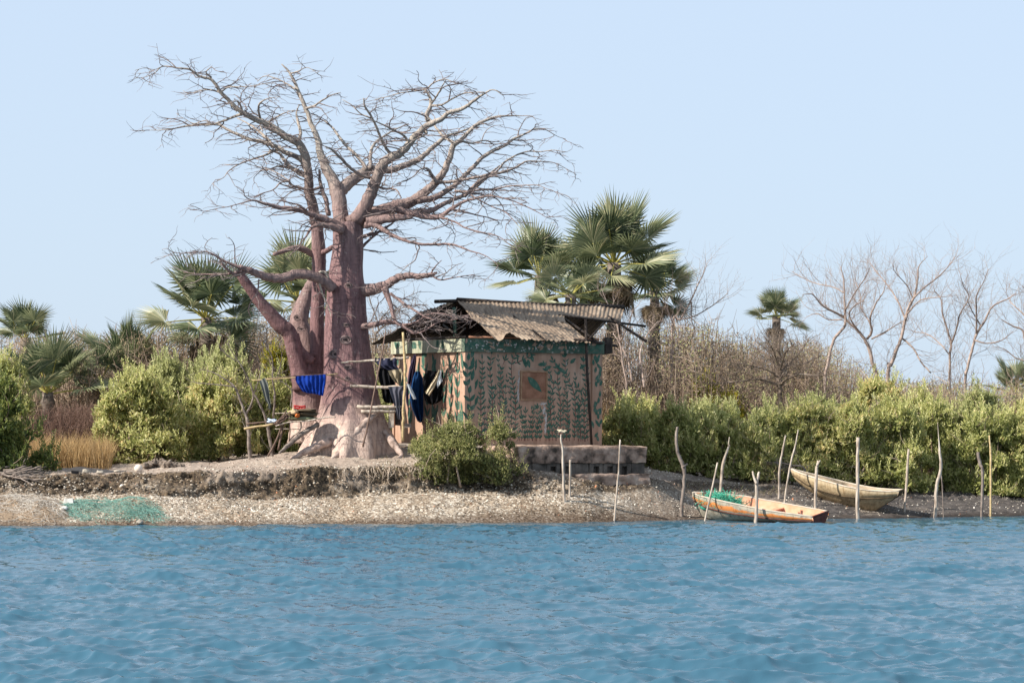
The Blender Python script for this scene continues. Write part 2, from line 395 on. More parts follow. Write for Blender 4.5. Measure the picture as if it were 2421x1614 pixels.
def wander(p, d, L, n, r, wig=.35, up=.0, flat=.6):
    pts = [np.array(p, float)]; d = np.array(d, float); d /= np.linalg.norm(d) + 1e-9
    for i in range(n):
        d = d + r.normal(0, wig, 3) * np.array([1, 1, flat]) + np.array([0, 0, up]); d /= np.linalg.norm(d) + 1e-9
        pts.append(pts[-1] + d * L / n)
    return np.array(pts), d
def twigs(mb, pts, rad, r, gap=.2, L=(.35, 1.1), lev=2, wig=.35, up=.05, flat=.6, fwd=.7, r0=.016, rmax=.17, bias=None, mat=0, sub=3, start=.0, zsq=1.0):
    pts = np.asarray(pts); seg = np.linalg.norm(np.diff(pts, axis=0), axis=1); cum = np.concatenate([[0], np.cumsum(seg)])
    s = start * cum[-1] + gap * r.uniform(.2, 1)
    while s < cum[-1]:
        p = np.array([np.interp(s, cum, pts[:, k]) for k in range(3)]); ra = np.interp(s, cum, rad)
        k = min(np.searchsorted(cum, s), len(pts) - 1); t = pts[k] - pts[k - 1]; t = t / (np.linalg.norm(t) + 1e-9)
        if ra < rmax:
            side = r.normal(size=3) * np.array([1, 1, flat]); side -= t * np.dot(side, t); side /= np.linalg.norm(side) + 1e-9
            d = (t * fwd + side) * np.array([1, 1, zsq]) + (0 if bias is None else np.asarray(bias)) + np.array([0, 0, up * 2])
            l = r.uniform(*L) * (.55 + .45 * (1 - s / cum[-1])) if lev > 1 else r.uniform(*L)
            n = max(4, int(l / .1)); rr = min(r0 * (l / L[1]) ** .5, max(ra * .8, r0 * .5))
            q, _ = wander(p, d, l, n, r, wig, up, flat)
            R = np.linspace(rr, rr * .35, len(q))
            mb.tube(q, R, 4 if lev > 1 else 3, mat, cap=False)
            if lev > 1:
                twigs(mb, q, R, r, max(.09, l / (sub + 1)), (L[0] * .45, L[1] * .45), lev - 1, wig, up, flat, .6, r0 * .68, 9, bias, mat, sub, .15, zsq)
        s += gap * r.uniform(.6, 1.4)

TD = 67.0                                       # distance of the big baobab
TB = ground_hit(820, 1062); TB = np.array([P(817, 1062, TD)[0], TD, gz(P(817, 1062, TD)[0], TD)])
baobab = thing('baobab_tree', 'huge leafless baobab with thick purple trunk and spreading bare crown beside the hut', 'baobab tree', TB)
S2 = TD + 1.0
b2x = P(735, 1055, S2)[0]; TB2 = np.array([b2x, S2, gz(b2x, S2)])
baobab2 = thing('baobab_tree', 'slender baobab with leaning limbs growing close behind the huge trunk', 'baobab tree', TB2)

def limb(parent, org, z, pts, dy0, dy1, D, tw=True, n=10, gap=.17, L=(.4, 1.25), seed=0, name='limb', mat=None, up=-.012):
    """one limb: x, y, radius measured on a zoom of the photograph, depth running from D+dy0 to D+dy1"""
    r = np.random.default_rng(seed + int(pts[0][0]) * 7 + int(pts[0][1]))
    s = ZO[z][2]; k = len(pts); c = np.concatenate([[0], np.cumsum(np.hypot(*np.diff(np.array([p[:2] for p in pts], float), axis=0).T))]); c /= c[-1]
    d = D + dy0 + (dy1 - dy0) * c
    W = np.array([ZP(z, p[0], p[1], d[i]) for i, p in enumerate(pts)])
    R = np.array([max(p[2] / s * d[i] / F, .006) for i, p in enumerate(pts)])
    sm = 5
    w2, r2 = spline(W, R, sm)
    amp = np.minimum(r2 * .16, .012)[:, None] * (0.3 if name == 'root' else 1)
    w2 = w2 + amp * r.normal(0, .6, w2.shape) * np.concatenate([[0], np.ones(len(w2) - 1)])[:, None]
    mb = MB(); mb.tube(w2, r2, n if R.max() > .06 else 6, 0, lump=.02)
    if tw: twigs(mb, w2, r2, r, gap * 1.15, L, 2, up=up, flat=.34, r0=.021, fwd=.6, zsq=.5, mat=1)
    return mb.build(name, [mat or M_LIMB, M_TWIGD], parent, org)

# main trunk: rings measured down the photograph (left and right edges), fluted, flaring into roots
def trunk_mesh(rows, z, D, seed, flare):
    rows = np.array(rows, float); y = np.linspace(rows[0, 0], rows[-1, 0], 110)
    L = np.interp(y, rows[:, 0], rows[:, 1]); Rr = np.interp(y, rows[:, 0], rows[:, 2])
    for _ in range(3):
        L[1:-1] = (L[:-2] + 2 * L[1:-1] + L[2:]) / 4; Rr[1:-1] = (Rr[:-2] + 2 * Rr[1:-1] + Rr[2:]) / 4
    th = np.arange(72) * 2 * math.pi / 72; V = []
    for k in range(len(y)):
        c = ZP(z, (L[k] + Rr[k]) / 2, y[k], D); hw = (Rr[k] - L[k]) / 2 / ZO[z][2] * D / F
        zz = c[2]; g = max(0, (k / len(y) - .72) / .28) ** 1.5
        lob = 1 + flare * g * (.20 * np.cos(5 * th + 1.1 + .5 * np.sin(2 * th)) + .13 * np.cos(9 * th + .4 + seed) + .05 * np.cos(17 * th + 3 * np.sin(3 * th))) + .014 * np.cos(13 * th + 2 * math.sin(zz)) + .02 * fbm(3 * np.cos(th) + seed, 3 * np.sin(th), zz * .9, seed, 3) + .012 * fbm(9 * np.cos(th), 9 * np.sin(th), zz * 1.2, seed + 3, 2)
        V.append(np.stack([c[0] + hw * lob * np.cos(th), c[1] + hw * lob * np.sin(th), zz + 0 * th], -1))
    V = np.array(V); V = np.concatenate([V, V[:, :1]], 1)
    return V
ROWS = [(-40, 1150, 1330), (0, 1142, 1340), (60, 1140, 1338), (120, 1142, 1342), (250, 1120, 1336), (330, 1112, 1342), (400, 1104, 1356), (470, 1100, 1358), (550, 1092, 1360), (700, 1085, 1378),
        (850, 1080, 1396), (1000, 1077, 1422), (1150, 1062, 1455), (1250, 1042, 1484), (1330, 1006, 1512), (1390, 980, 1532), (1440, 955, 1550), (1500, 940, 1562), (1600, 935, 1568)]
mb = MB(); mb.grid(trunk_mesh(ROWS, 3, TD, 2, 1.0), flip=True); trunk = mb.build('trunk', [M_BARK], baobab, TB)
def knot(par, z, x, y, rx, ry, D, hw, cx):
    off = (x - cx) / ZO[z][2] * D / F; yy = D - math.sqrt(max(hw * hw - off * off, .01))
    c = ZP(z, x, y, yy); s = 1 / ZO[z][2] * D / F; mb = MB()
    for rr, t, mm in ((1.0, .30, 0), (.58, .26, 0)):
        a = np.linspace(0, 2 * math.pi, 21); mb.tube(np.stack([c[0] + rx * s * rr * np.cos(a), c[1] - .0 + .04 * np.cos(a) * off / hw * 0 + 0 * a, c[2] + ry * s * rr * np.sin(a)], -1), t * ry * s, 6, mm, lump=.12)
    mb.ball(c, (rx * s * .45, .02, ry * s * .45), 10, 6, 1)
    mb.build('knot', [M_KNOT, M_HOLE], par, TB if par is baobab else TB2)
for (x, y, rx, ry, l, r_) in ((1225, 738, 34, 24, 1085, 1380), (1160, 832, 38, 26, 1080, 1394), (1240, 918, 24, 14, 1079, 1410), (1235, 992, 14, 12, 1077, 1420), (1195, 1035, 18, 11, 1077, 1425), (1245, 378, 24, 14, 1106, 1350), (1225, 638, 26, 10, 1088, 1370)):
    knot(baobab, 3, x, y, rx, ry, TD, (r_ - l) / 2 / 2.8 * TD / F, (l + r_) / 2)
for pts, d0, d1 in (([(1200, 1385, 16), (1120, 1392, 26), (1040, 1405, 27), (960, 1428, 22), (905, 1452, 15), (860, 1475, 6)], -.72, -1.25),
                    ([(1450, 1195, 10), (1385, 1240, 20), (1300, 1292, 24), (1235, 1345, 26), (1205, 1400, 26), (1170, 1445, 18), (1130, 1470, 7)], -.56, -1.35),
                    ([(1480, 1340, 14), (1530, 1390, 22), (1570, 1425, 18), (1595, 1460, 12), (1570, 1490, 6)], -.45, -1.05)):
    D_ = np.linspace(TD + d0, TD + d1, len(pts)); W = np.array([ZP(3, p[0], p[1], D_[i]) for i, p in enumerate(pts)]); R = np.array([p[2] / 2.8 * TD / F for p in pts])
    q = np.linspace(0, 1, len(pts)) ** 1.5; W[:, 2] = (1 - q) * W[:, 2] + q * (terrain(W[:, 0], W[:, 1]) + R * .25)
    w2, r2 = spline(W, R * 1.12, 8); w2 = w2 + (.35 * r2)[:, None] * np.stack([fbm(w2[:, 0] * 4 + k * 9, w2[:, 1] * 4, w2[:, 2] * 4, 5, 3) for k in range(3)], -1); w2[:, 2] -= r2 * .25; mb = MB(); mb.tube(w2, r2 * (1 + .13 * fbm(w2[:, 0] * 7, w2[:, 1] * 7, w2[:, 2] * 7, 9, 3)), 14, 0, lump=.03); mb.build('root', [M_ROOT], baobab, TB)

A = lambda z, pts, d0, d1, **k: limb(baobab, TB, z, pts, d0, d1, TD, **k)
B = lambda z, pts, d0, d1, **k: limb(baobab2, TB2, z, pts, d0, d1, S2, **k)
A(1, [(1655,1370,62),(1650,1230,58),(1625,1060,55),(1590,960,44),(1535,860,36),(1495,760,28),(1480,660,22),(1440,570,19),(1400,460,16),(1370,380,15),(1330,290,13),(1300,220,11),(1260,150,8),(1210,100,4)], 0, .8, n=14)
A(1, [(1390,430,10),(1450,410,8),(1510,370,6),(1580,330,4),(1650,310,2)], .5, .2)
A(1, [(1320,290,8),(1240,240,6),(1150,200,4),(1080,190,3),(1030,230,2)], .6, 1.2)
A(1, [(1280,170,6),(1340,150,4),(1400,125,3),(1480,170,1.5)], .7, .3)
A(1, [(1560,1220,18),(1540,1120,16),(1510,1030,15),(1495,960,13),(1490,880,9)], .5, .9)
A(1, [(1500,1012,13),(1440,1030,11),(1360,1020,10),(1290,1000,9),(1260,970,8),(1200,980,6),(1150,1030,5),(1060,1060,4),(1000,1085,3),(940,1075,2)], .7, -.4)
A(1, [(1270,968,6),(1200,920,5),(1150,895,4),(1080,870,3),(1020,855,2)], -.0, .5)
A(1, [(1660,1320,38),(1560,1262,30),(1480,1232,24),(1400,1200,20),(1300,1172,18),(1200,1165,15),(1130,1145,13),(1070,1130,11),(1000,1110,6),(900,1135,4),(800,1160,3),(720,1172,2),(650,1190,2),(575,1180,1)], -.3, -2.0)
A(1, [(1400,1192,10),(1340,1147,8),(1280,1130,6),(1190,1110,3)], -.9, -1.6)
A(1, [(1660,1330,34),(1560,1300,24),(1450,1300,12),(1390,1380,6),(1340,1440,4),(1270,1520,2)], -.4, -1.2)
A(2, [(50,1040,46),(90,985,46),(150,930,42),(230,880,38),(290,850,32),(340,845,26),(430,850,24),(540,815,22),(640,770,20),(700,720,17),(770,660,15),(830,610,13),(900,590,9),(980,560,6),(1060,545,4)], .2, 2.0, n=12)
A(2, [(260,850,16),(210,770,12),(130,690,11),(70,620,10),(20,550,8),(-40,500,5)], .5, 1.5)
A(2, [(290,840,14),(290,740,12),(320,660,10),(400,600,8),(470,560,6),(560,520,4)], .5, 2.2)
A(2, [(190,1210,58),(260,1090,48),(300,1000,42),(330,920,40),(360,840,38),(420,770,34),(500,730,30),(560,670,26),(620,600,24),(700,530,22),(790,490,18),(850,440,14),(930,420,14),(990,385,12),(1050,340,10),(1110,300,7),(1170,280,4),(1235,320,2)], -.1, -1.6, n=14)
A(2, [(700,500,18),(690,460,16),(720,390,14),(710,330,11),(680,280,9),(640,285,5),(520,300,4),(420,325,3),(320,350,2)], -.8, -.3)
A(2, [(690,275,7),(740,230,5),(820,205,4),(910,240,2)], -.5, -.9)
A(2, [(720,395,10),(800,385,7),(860,350,6),(940,310,5),(1000,300,4),(1100,295,3)], -.7, -1.5)
A(2, [(730,370,8),(770,310,7),(800,255,5),(830,205,3)], -.7, -1.3)
A(2, [(480,760,14),(420,720,12),(380,660,10),(350,590,9),(330,540,9),(290,460,8),(250,400,7),(240,340,5)], -.5, -1.4)
A(2, [(290,480,7),(220,450,5),(150,385,4),(90,350,2)], -1.1, -.8)
A(2, [(560,650,10),(520,600,8),(440,560,7),(360,520,5),(280,490,3),(200,500,2)], -.7, -2.0)
A(2, [(320,915,16),(230,890,12),(150,840,11),(90,780,10),(20,710,8),(-40,680,4)], -.2, -1.4)
A(2, [(335,970,10),(400,985,7),(470,990,6),(510,1050,4)], -.2, -.8)
A(2, [(650,560,9),(690,590,8),(600,640,6),(520,700,4)], -.6, -1.6)
A(2, [(130,1250,72),(260,1190,60),(360,1150,50),(470,1110,44),(570,1080,38),(650,1030,34),(740,950,30),(800,880,26),(850,780,22),(880,680,20),(930,640,15),(1000,570,13),(1060,520,12),(1130,490,10),(1200,470,8),(1300,465,5),(1410,465,2)], 0, 1.0, n=14)
A(2, [(895,670,14),(840,630,12),(790,590,10),(750,540,8),(700,470,5),(650,440,3)], .5, 1.6)
A(2, [(760,945,16),(730,890,13),(690,840,9),(640,850,5),(590,900,4),(480,950,3)], .3, -.5)
A(2, [(770,940,13),(860,935,11),(950,920,10),(1060,900,9),(1130,880,8),(1190,860,7),(1240,800,7),(1300,760,6),(1400,720,5),(1500,720,4),(1600,710,3),(1680,725,1.5)], .3, -.8)
A(2, [(620,1070,26),(740,1050,22),(830,1000,20),(900,950,18),(960,890,16),(1020,830,15),(1090,760,14),(1170,710,13),(1240,680,11),(1310,630,10),(1380,600,7),(1460,560,5),(1530,560,4),(1620,610,2),(1680,630,1)], .2, 1.6)
A(2, [(960,1040,13),(1020,970,13),(1080,920,12),(1150,890,11),(1250,860,9),(1330,830,8),(1400,790,6),(1500,790,4),(1600,800,3),(1700,850,2),(1760,885,1)], .2, 1.0)
A(2, [(480,1130,30),(540,1150,24),(620,1165,24),(700,1185,20),(790,1180,17),(860,1130,14),(960,1075,10),(1060,1050,8),(1150,1035,6),(1250,1055,5),(1330,1080,4),(1420,1120,4),(1480,1150,3),(1550,1190,2),(1630,1215,1)], -.2, -1.5)
A(2, [(600,1150,22),(720,1140,20),(800,1100,17),(880,1060,15),(960,1030,13),(1030,980,11),(1090,930,9),(1160,860,7),(1210,820,5)], -.1, .8)
A(2, [(260,1215,40),(360,1205,34),(470,1190,28),(590,1188,14)], -.2, -.5)
A(2, [(780,1185,9),(890,1220,7),(960,1260,6),(1060,1290,5),(1160,1310,4),(1230,1340,3),(1300,1400,2),(1370,1440,1.5)], -.6, -1.6)
A(2, [(870,1130,9),(960,1150,6),(1040,1170,5),(1130,1190,4),(1210,1210,3),(1300,1200,2)], -.8, -.2)
A(2, [(890,1000,9),(990,1005,9),(1080,990,7),(1180,985,6),(1280,965,5),(1380,960,4),(1480,960,3),(1560,990,2),(1680,1030,1)], .1, -1.0)
A(2, [(980,1010,8),(1040,1050,6),(1150,1110,5),(1250,1150,4),(1340,1240,2)], -.2, -1.2)
A(2, [(930,640,9),(1010,660,7),(1110,640,5),(1180,670,3),(1250,640,2)], .6, 1.8)
A(2, [(250,1240,26),(330,1245,20),(420,1300,15),(480,1330,13),(560,1360,11),(660,1380,10),(760,1380,9),(860,1380,8),(930,1400,7),(1010,1430,5),(1080,1450,4),(1140,1480,3),(1200,1530,2)], -.2, -1.6, up=-.02)
A(2, [(215,1330,14),(310,1305,12),(370,1280,10),(430,1240,8),(470,1210,4)], .3, .8)
A(2, [(210,1420,12),(280,1350,9),(330,1310,7),(400,1250,4)], .3, 1.0)
A(3, [(1320,410,48),(1400,403,40),(1490,375,30),(1560,330,26),(1640,315,22),(1720,315,20),(1790,308,15),(1830,290,6)], -.1, -.9, n=12)
A(3, [(1780,310,6),(1820,250,4),(1860,210,2)], -.85, -.9)
A(3, [(1790,310,7),(1850,340,5),(1920,330,4),(2000,315,3),(2080,305,1.5)], -.85, -1.1)
A(3, [(1480,395,24),(1510,470,17),(1530,540,14),(1550,610,10),(1600,650,8),(1680,690,4)], -.4, -.9)
A(3, [(1520,430,11),(1600,490,9),(1680,540,8),(1760,590,6),(1850,610,3)], -.5, -1.0)
A(3, [(1320,652,22),(1400,640,19),(1480,620,16),(1540,622,13),(1600,640,11),(1660,690,8),(1740,680,6),(1840,620,4),(1960,600,3),(2040,570,2)], -.3, -1.1, gap=.1)
A(3, [(1600,640,9),(1690,620,6),(1770,570,4),(1850,560,3),(1950,590,2)], -.6, -1.2, gap=.1)
A(3, [(1140,400,36),(1085,350,36),(1000,312,35),(900,302,33),(800,330,31),(720,325,29),(640,300,25),(580,275,22),(520,255,16)], -.45, -1.5, n=12, L=(.2, .5), gap=.5)
A(3, [(540,268,14),(450,230,9),(390,200,7),(320,160,5),(220,160,4),(130,165,3),(60,150,2)], -1.5, -2.1, gap=.14)
A(3, [(540,280,14),(480,295,9),(400,305,6),(250,300,4),(150,290,2)], -1.5, -1.2, gap=.14)
A(3, [(560,285,14),(500,310,12),(430,260,8),(400,230,4)], -1.4, -1.7, gap=.12)
A(3, [(1110,330,10),(1090,295,10),(1055,292,9),(1048,350,8),(1078,450,6),(1110,520,4),(1130,590,2)], -.6, -.75, gap=.25, mat=M_PALEWOOD)
A(3, [(650,335,6),(640,420,5),(600,480,4),(580,540,3),(600,590,2)], -1.3, -1.35, gap=.4)
# second baobab: slim stem running up into the left crown, two leaning limbs and a broken stub
mb = MB()
def ctube(z, pts, D, d1=None, n=16, par=baobab2, org=None, name='trunk', mat=M_BARK):
    d = np.linspace(D, D if d1 is None else d1, len(pts)); W = np.array([ZP(z, p[0], p[1], d[i]) for i, p in enumerate(pts)])
    R = np.array([p[2] / ZO[z][2] * d[i] / F for i, p in enumerate(pts)]); mb = MB(); w2, r2 = spline(W, R, 6)
    mb.tube(w2, r2, n, 0, lump=.025); return mb.build(name, [mat], par, TB2 if org is None else org)
ctube(3, [(985,1420,150),(985,1250,118),(980,1150,108),(975,1000,100),(970,900,92),(985,820,70)], S2, n=24)
ctube(3, [(1010,1150,70),(1030,950,56),(1035,800,50),(1036,600,46),(1045,400,45),(1048,250,46),(1045,150,48),(1040,50,42),(1032,-40,40)], S2, S2, name='limb')
ctube(3, [(950,1050,80),(915,920,62),(890,820,56),(850,690,52),(790,640,50),(720,560,46),(660,490,40),(600,410,36),(550,340,32),(512,285,24)], S2 - .2, S2 - .9, name='limb')
ctube(3, [(985,980,64),(975,880,62),(945,720,62),(915,620,62),(935,530,54),(965,440,42),(1000,360,34),(1030,300,20)], S2 + .3, S2 + .8, name='limb', mat=M_LIMB)
ctube(3, [(880,700,36),(905,790,38),(960,850,36),(1010,880,26)], S2 - .35, S2 - .3, name='limb')
ctube(3, [(1015,180,20),(950,140,22),(880,130,18),(800,155,15),(748,172,12)], S2, S2 - .6, n=10, name='limb', mat=M_LIMB)
ctube(3, [(1060,165,20),(1095,150,18),(1140,122,16)], S2, S2 - .5, n=10, name='limb')
for (x, y, rx, ry, l, r_) in ((940, 908, 26, 22, 870, 1075), (930, 665, 26, 14, 850, 990), (905, 590, 22, 18, 850, 980)):
    knot(baobab2, 3, x, y, rx, ry, S2 - (.0 if y > 700 else -.3), (r_ - l) / 2 / 2.8 * S2 / F, (l + r_) / 2)
B(1, [(1462,1290,42),(1440,1150,38),(1412,1040,37),(1412,950,33),(1402,860,30),(1385,780,32),(1330,680,30),(1230,630,27),(1130,560,24),(1020,510,21),(930,465,18),(870,420,16),(800,350,14),(760,310,13),(720,250,12),(680,210,10),(600,190,9),(530,140,8),(440,130,6),(390,120,5),(320,120,4),(270,165,3),(200,195,2),(120,205,1.5)], 0, -1.2, n=12)
B(1, [(390,118,4),(330,115,3),(270,140,2),(190,130,2),(120,148,1)], -1.0, -1.3)
B(1, [(770,315,8),(680,290,6),(600,300,4),(520,320,3),(480,295,2)], -.8, -.3)
B(1, [(770,300,7),(820,270,5),(900,270,4),(980,265,3),(1060,250,2),(1170,240,1.5)], -.8, -1.3)
B(1, [(690,200,7),(650,160,5),(690,120,3)], -.9, -1.2)
B(1, [(1400,900,24),(1370,830,22),(1330,790,20),(1230,750,18),(1160,710,17),(1080,680,15),(970,655,13),(870,615,11),(800,580,10),(740,545,9),(670,548,9),(600,550,9),(500,560,7),(400,580,4),(300,590,3),(230,590,2),(155,597,1.5)], 0, .9)
B(1, [(920,470,12),(870,485,10),(780,520,8),(700,545,7),(640,520,4),(560,540,3),(480,500,2),(430,465,1)], -.6, .4)
B(1, [(1160,715,13),(1090,640,12),(1020,580,9),(960,540,6),(880,500,4)], .4, 1.4)
B(1, [(1180,730,11),(1110,765,9),(1040,790,7),(950,820,6),(870,855,5),(810,900,4),(780,940,3),(695,985,1.5)], .4, -.3)
B(1, [(1408,940,24),(1340,900,20),(1270,860,16),(1220,800,13),(1190,760,10),(1120,740,6)], 0, 1.0)
B(1, [(1290,880,9),(1200,855,6),(1120,880,5),(1060,890,4),(1005,940,2)], .5, 1.3)
B(1, [(1060,530,12),(1040,450,9),(1050,390,7),(1110,355,4),(1200,340,2)], -.4, -1.1)
B(1, [(1100,540,9),(1180,490,6),(1240,460,4),(1310,440,2)], -.3, -1.2)
B(1, [(1340,660,14),(1350,600,12),(1330,520,10),(1320,460,6),(1340,400,4)], -.2, .6)
B(1, [(930,470,7),(890,380,6),(830,390,3),(760,420,2)], -.5, -1.4)
B(1, [(1250,640,12),(1150,600,8),(1060,560,6),(1070,600,4)], -.2, -1.5)

# ------------------------------------------------------------------ the painted hut (own frame: x along the front, y into the hut)
HA = math.radians(25); E1 = np.array([math.cos(HA), math.sin(HA), 0]); E2 = np.array([-math.sin(HA), math.cos(HA), 0])
HC = np.array([P(1098, 1050, 66.0)[0], 66.0, 0.0]); HL, HS, HB, HT = 3.64, 4.5, 1.68, 4.21
def hw(v):
    v = np.asarray(v, float); return HC + v[..., 0:1] * E1 + v[..., 1:2] * E2 + v[..., 2:3] * np.array([0, 0, 1.])
def hplane(z, x, y, c, axis=1):
    """where the sight line through a zoom pixel meets the hut plane (local y = c, or local x = c): local coordinates"""
    r = ray(*Q(z, x, y)); o = np.array([0, 0, CAMH]) - HC; A_ = E2 if axis == 1 else E1
    t = (c - np.dot(o, A_)) / np.dot(r, A_); p = o + r * t
    return np.array([np.dot(p, E1), np.dot(p, E2), p[2]])
hut = thing('painted_hut', 'pink hut painted with green plants under a sagging corrugated roof', 'hut', hw([HL / 2, HS / 2, HB]))
HO = hw(np.array([HL / 2, HS / 2, HB]))

def plaster(name, c1, c2, c3, chip=.72):
    m, n, l, b = nodes(name); v = coord(n, l)
    t = noise(n, l, 1.7, 8, v, .65); r = ramp(n, l, t.outputs[0], [(.3, c1), (.55, c2), (.75, c3)])
    t2 = noise(n, l, 6, 8, v, .7); k = ramp(n, l, t2.outputs[0], [(chip - .02, (0, 0, 0)), (chip + .02, (1, 1, 1))])
    c = mixc(n, l, k.outputs[0], r.outputs[0], (.50, .46, .42))
    v2 = coord(n, l, (5, 5, .4)); t3 = noise(n, l, 2, 5, v2, .6); k3 = ramp(n, l, t3.outputs[0], [(.35, (.7, .66, .62)), (.55, (1, 1, 1))])
    c = mixc(n, l, .8, c, k3.outputs[0], 'MULTIPLY')
    l.new(c, b.inputs['Base Color']); b.inputs['Roughness'].default_value = .9; b.inputs['Specular IOR Level'].default_value = .15
    t4 = noise(n, l, 25, 6, v, .7); bump(n, l, b, t4.outputs[0], .35, .012); return m
M_PINK = plaster('pink_limewash', (.34, .215, .155), (.42, .275, .20), (.50, .355, .275))
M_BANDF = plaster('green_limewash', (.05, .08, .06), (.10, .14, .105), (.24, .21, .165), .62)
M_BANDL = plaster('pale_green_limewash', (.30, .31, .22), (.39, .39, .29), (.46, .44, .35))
M_GREEN = pmat('green_leaf_paint', [(.36, (.035, .09, .065)), (.53, (.055, .12, .088)), (.66, (.13, .165, .125)), (.75, (.31, .23, .17))], 9, bstr=0, detail=8)
M_STEM = pmat('maroon_stem_paint', [(.35, (.10, .045, .04)), (.55, (.19, .09, .07)), (.7, (.34, .22, .17))], 7, bstr=0)
M_CHIP = pmat('bare_plaster', [(.3, (.34, .31, .29)), (.6, (.5, .47, .44)), (.8, (.62, .59, .55))], 14, bstr=.3)
M_RUSTW = pmat('brown_shutter_paint', [(.3, (.16, .075, .045)), (.55, (.27, .135, .085)), (.8, (.36, .2, .13))], 5, bs=20)
M_DARKW = pmat('blackened_timber', [(.3, (.018, .014, .012)), (.6, (.05, .038, .032)), (.85, (.12, .1, .085))], 6, (3, 3, 1))
M_GREENW = pmat('green_timber', [(.3, (.03, .06, .045)), (.7, (.07, .12, .09))], 6)
M_CONC = pmat('stained_concrete', [(.36, (.055, .042, .034)), (.46, (.21, .145, .112)), (.57, (.36, .255, .20)), (.72, (.50, .40, .33))], 3.6, bs=18, bstr=.6, detail=10)
M_BLOCK = pmat('blackened_block', [(.3, (.04, .035, .03)), (.55, (.13, .11, .095)), (.8, (.28, .24, .2))], 3, bs=22, bstr=.6, detail=10)
def metal_roof(name, a, b_, c):
    m, n, l, b = nodes(name); v = coord(n, l)
    t = noise(n, l, 1.3, 8, v, .65); r = ramp(n, l, t.outputs[0], [(.32, a), (.55, b_), (.75, c)])
    v2 = coord(n, l, (2.2, .35, .35)); t2 = noise(n, l, 4, 8, v2, .7); k = ramp(n, l, t2.outputs[0], [(.34, (.45, .42, .4)), (.52, (1, 1, 1))])
    cc = mixc(n, l, .85, r.outputs[0], k.outputs[0], 'MULTIPLY')
    l.new(cc, b.inputs['Base Color']); b.inputs['Roughness'].default_value = .7; b.inputs['Specular IOR Level'].default_value = .3
    t4 = noise(n, l, 20, 5, v, .7); bump(n, l, b, t4.outputs[0], .3, .01); return m
M_TIN = metal_roof('weathered_iron_sheet', (.14, .10, .07), (.265, .20, .145), (.37, .30, .225))
M_TIN2 = metal_roof('shaded_iron_sheet', (.025, .022, .02), (.05, .043, .038), (.10, .085, .072))  # back slope sheets: shadow inside the gable put into their colour

def leafpoly(mb, p, ang, L, W, to, mat, n=9):
    """a painted leaf: flat outline on the wall, to() maps wall coordinates to the world"""
    t = np.linspace(0, 1, n); wd = W * np.sin(np.pi * t ** .8) * .5
    a = np.stack([t * L, wd], 1); b = np.stack([t[::-1] * L, -wd[::-1]], 1)[1:-1]
    q = np.concatenate([a, b]); c, s = math.cos(ang), math.sin(ang)
    q = np.stack([p[0] + q[:, 0] * c - q[:, 1] * s, p[1] + q[:, 0] * s + q[:, 1] * c], 1)
    mb.add(to(q), np.arange(len(q))[None], mat)
def strip(mb, pts, wd, to, mat):
    pts = np.asarray(pts, float); t = np.gradient(pts, axis=0); t /= np.linalg.norm(t, axis=1)[:, None] + 1e-9
    nn = np.stack([-t[:, 1], t[:, 0]], 1) * np.broadcast_to(wd, (len(pts),))[:, None]
    a, b = to(pts + nn), to(pts - nn); mb.grid(np.stack([a, b]), mat)
def plant(mb, pts, to, r, gap, L, W, sw=.012, lift=.0, spread=.75):
    """a painted stem with leaf pairs, given as wall coordinates from the ground up"""
    pts = np.asarray(pts, float); p2, _ = spline(np.c_[pts, 0 * pts[:, 0]], np.zeros(len(pts)), 6); p2 = p2[:, :2]
    strip(mb, p2, np.linspace(sw, sw * .4, len(p2)), lambda q: to(q, .002), 4)
    seg = np.linalg.norm(np.diff(p2, axis=0), axis=1); cum = np.r_[0, np.cumsum(seg)]; s = gap * .5; k = 0
    while s < cum[-1]:
        p = [np.interp(s, cum, p2[:, 0]), np.interp(s, cum, p2[:, 1])]; i = min(np.searchsorted(cum, s), len(p2) - 1); t = p2[i] - p2[i - 1]; a = math.atan2(t[1], t[0])
        for sg in (1, -1):
            if r.uniform() < .93:
                leafpoly(mb, p, a + sg * (spread + r.normal(0, .15)), L * r.uniform(.75, 1.2), W * r.uniform(.75, 1.2), lambda q, k=k: to(q, .0032 + .0003 * (k % 5)), 3); k += 1
        s += gap * r.uniform(.85, 1.15)
    leafpoly(mb, p2[-1], math.atan2(*(p2[-1] - p2[-2])[::-1]), L, W, lambda q: to(q, .005), 3)

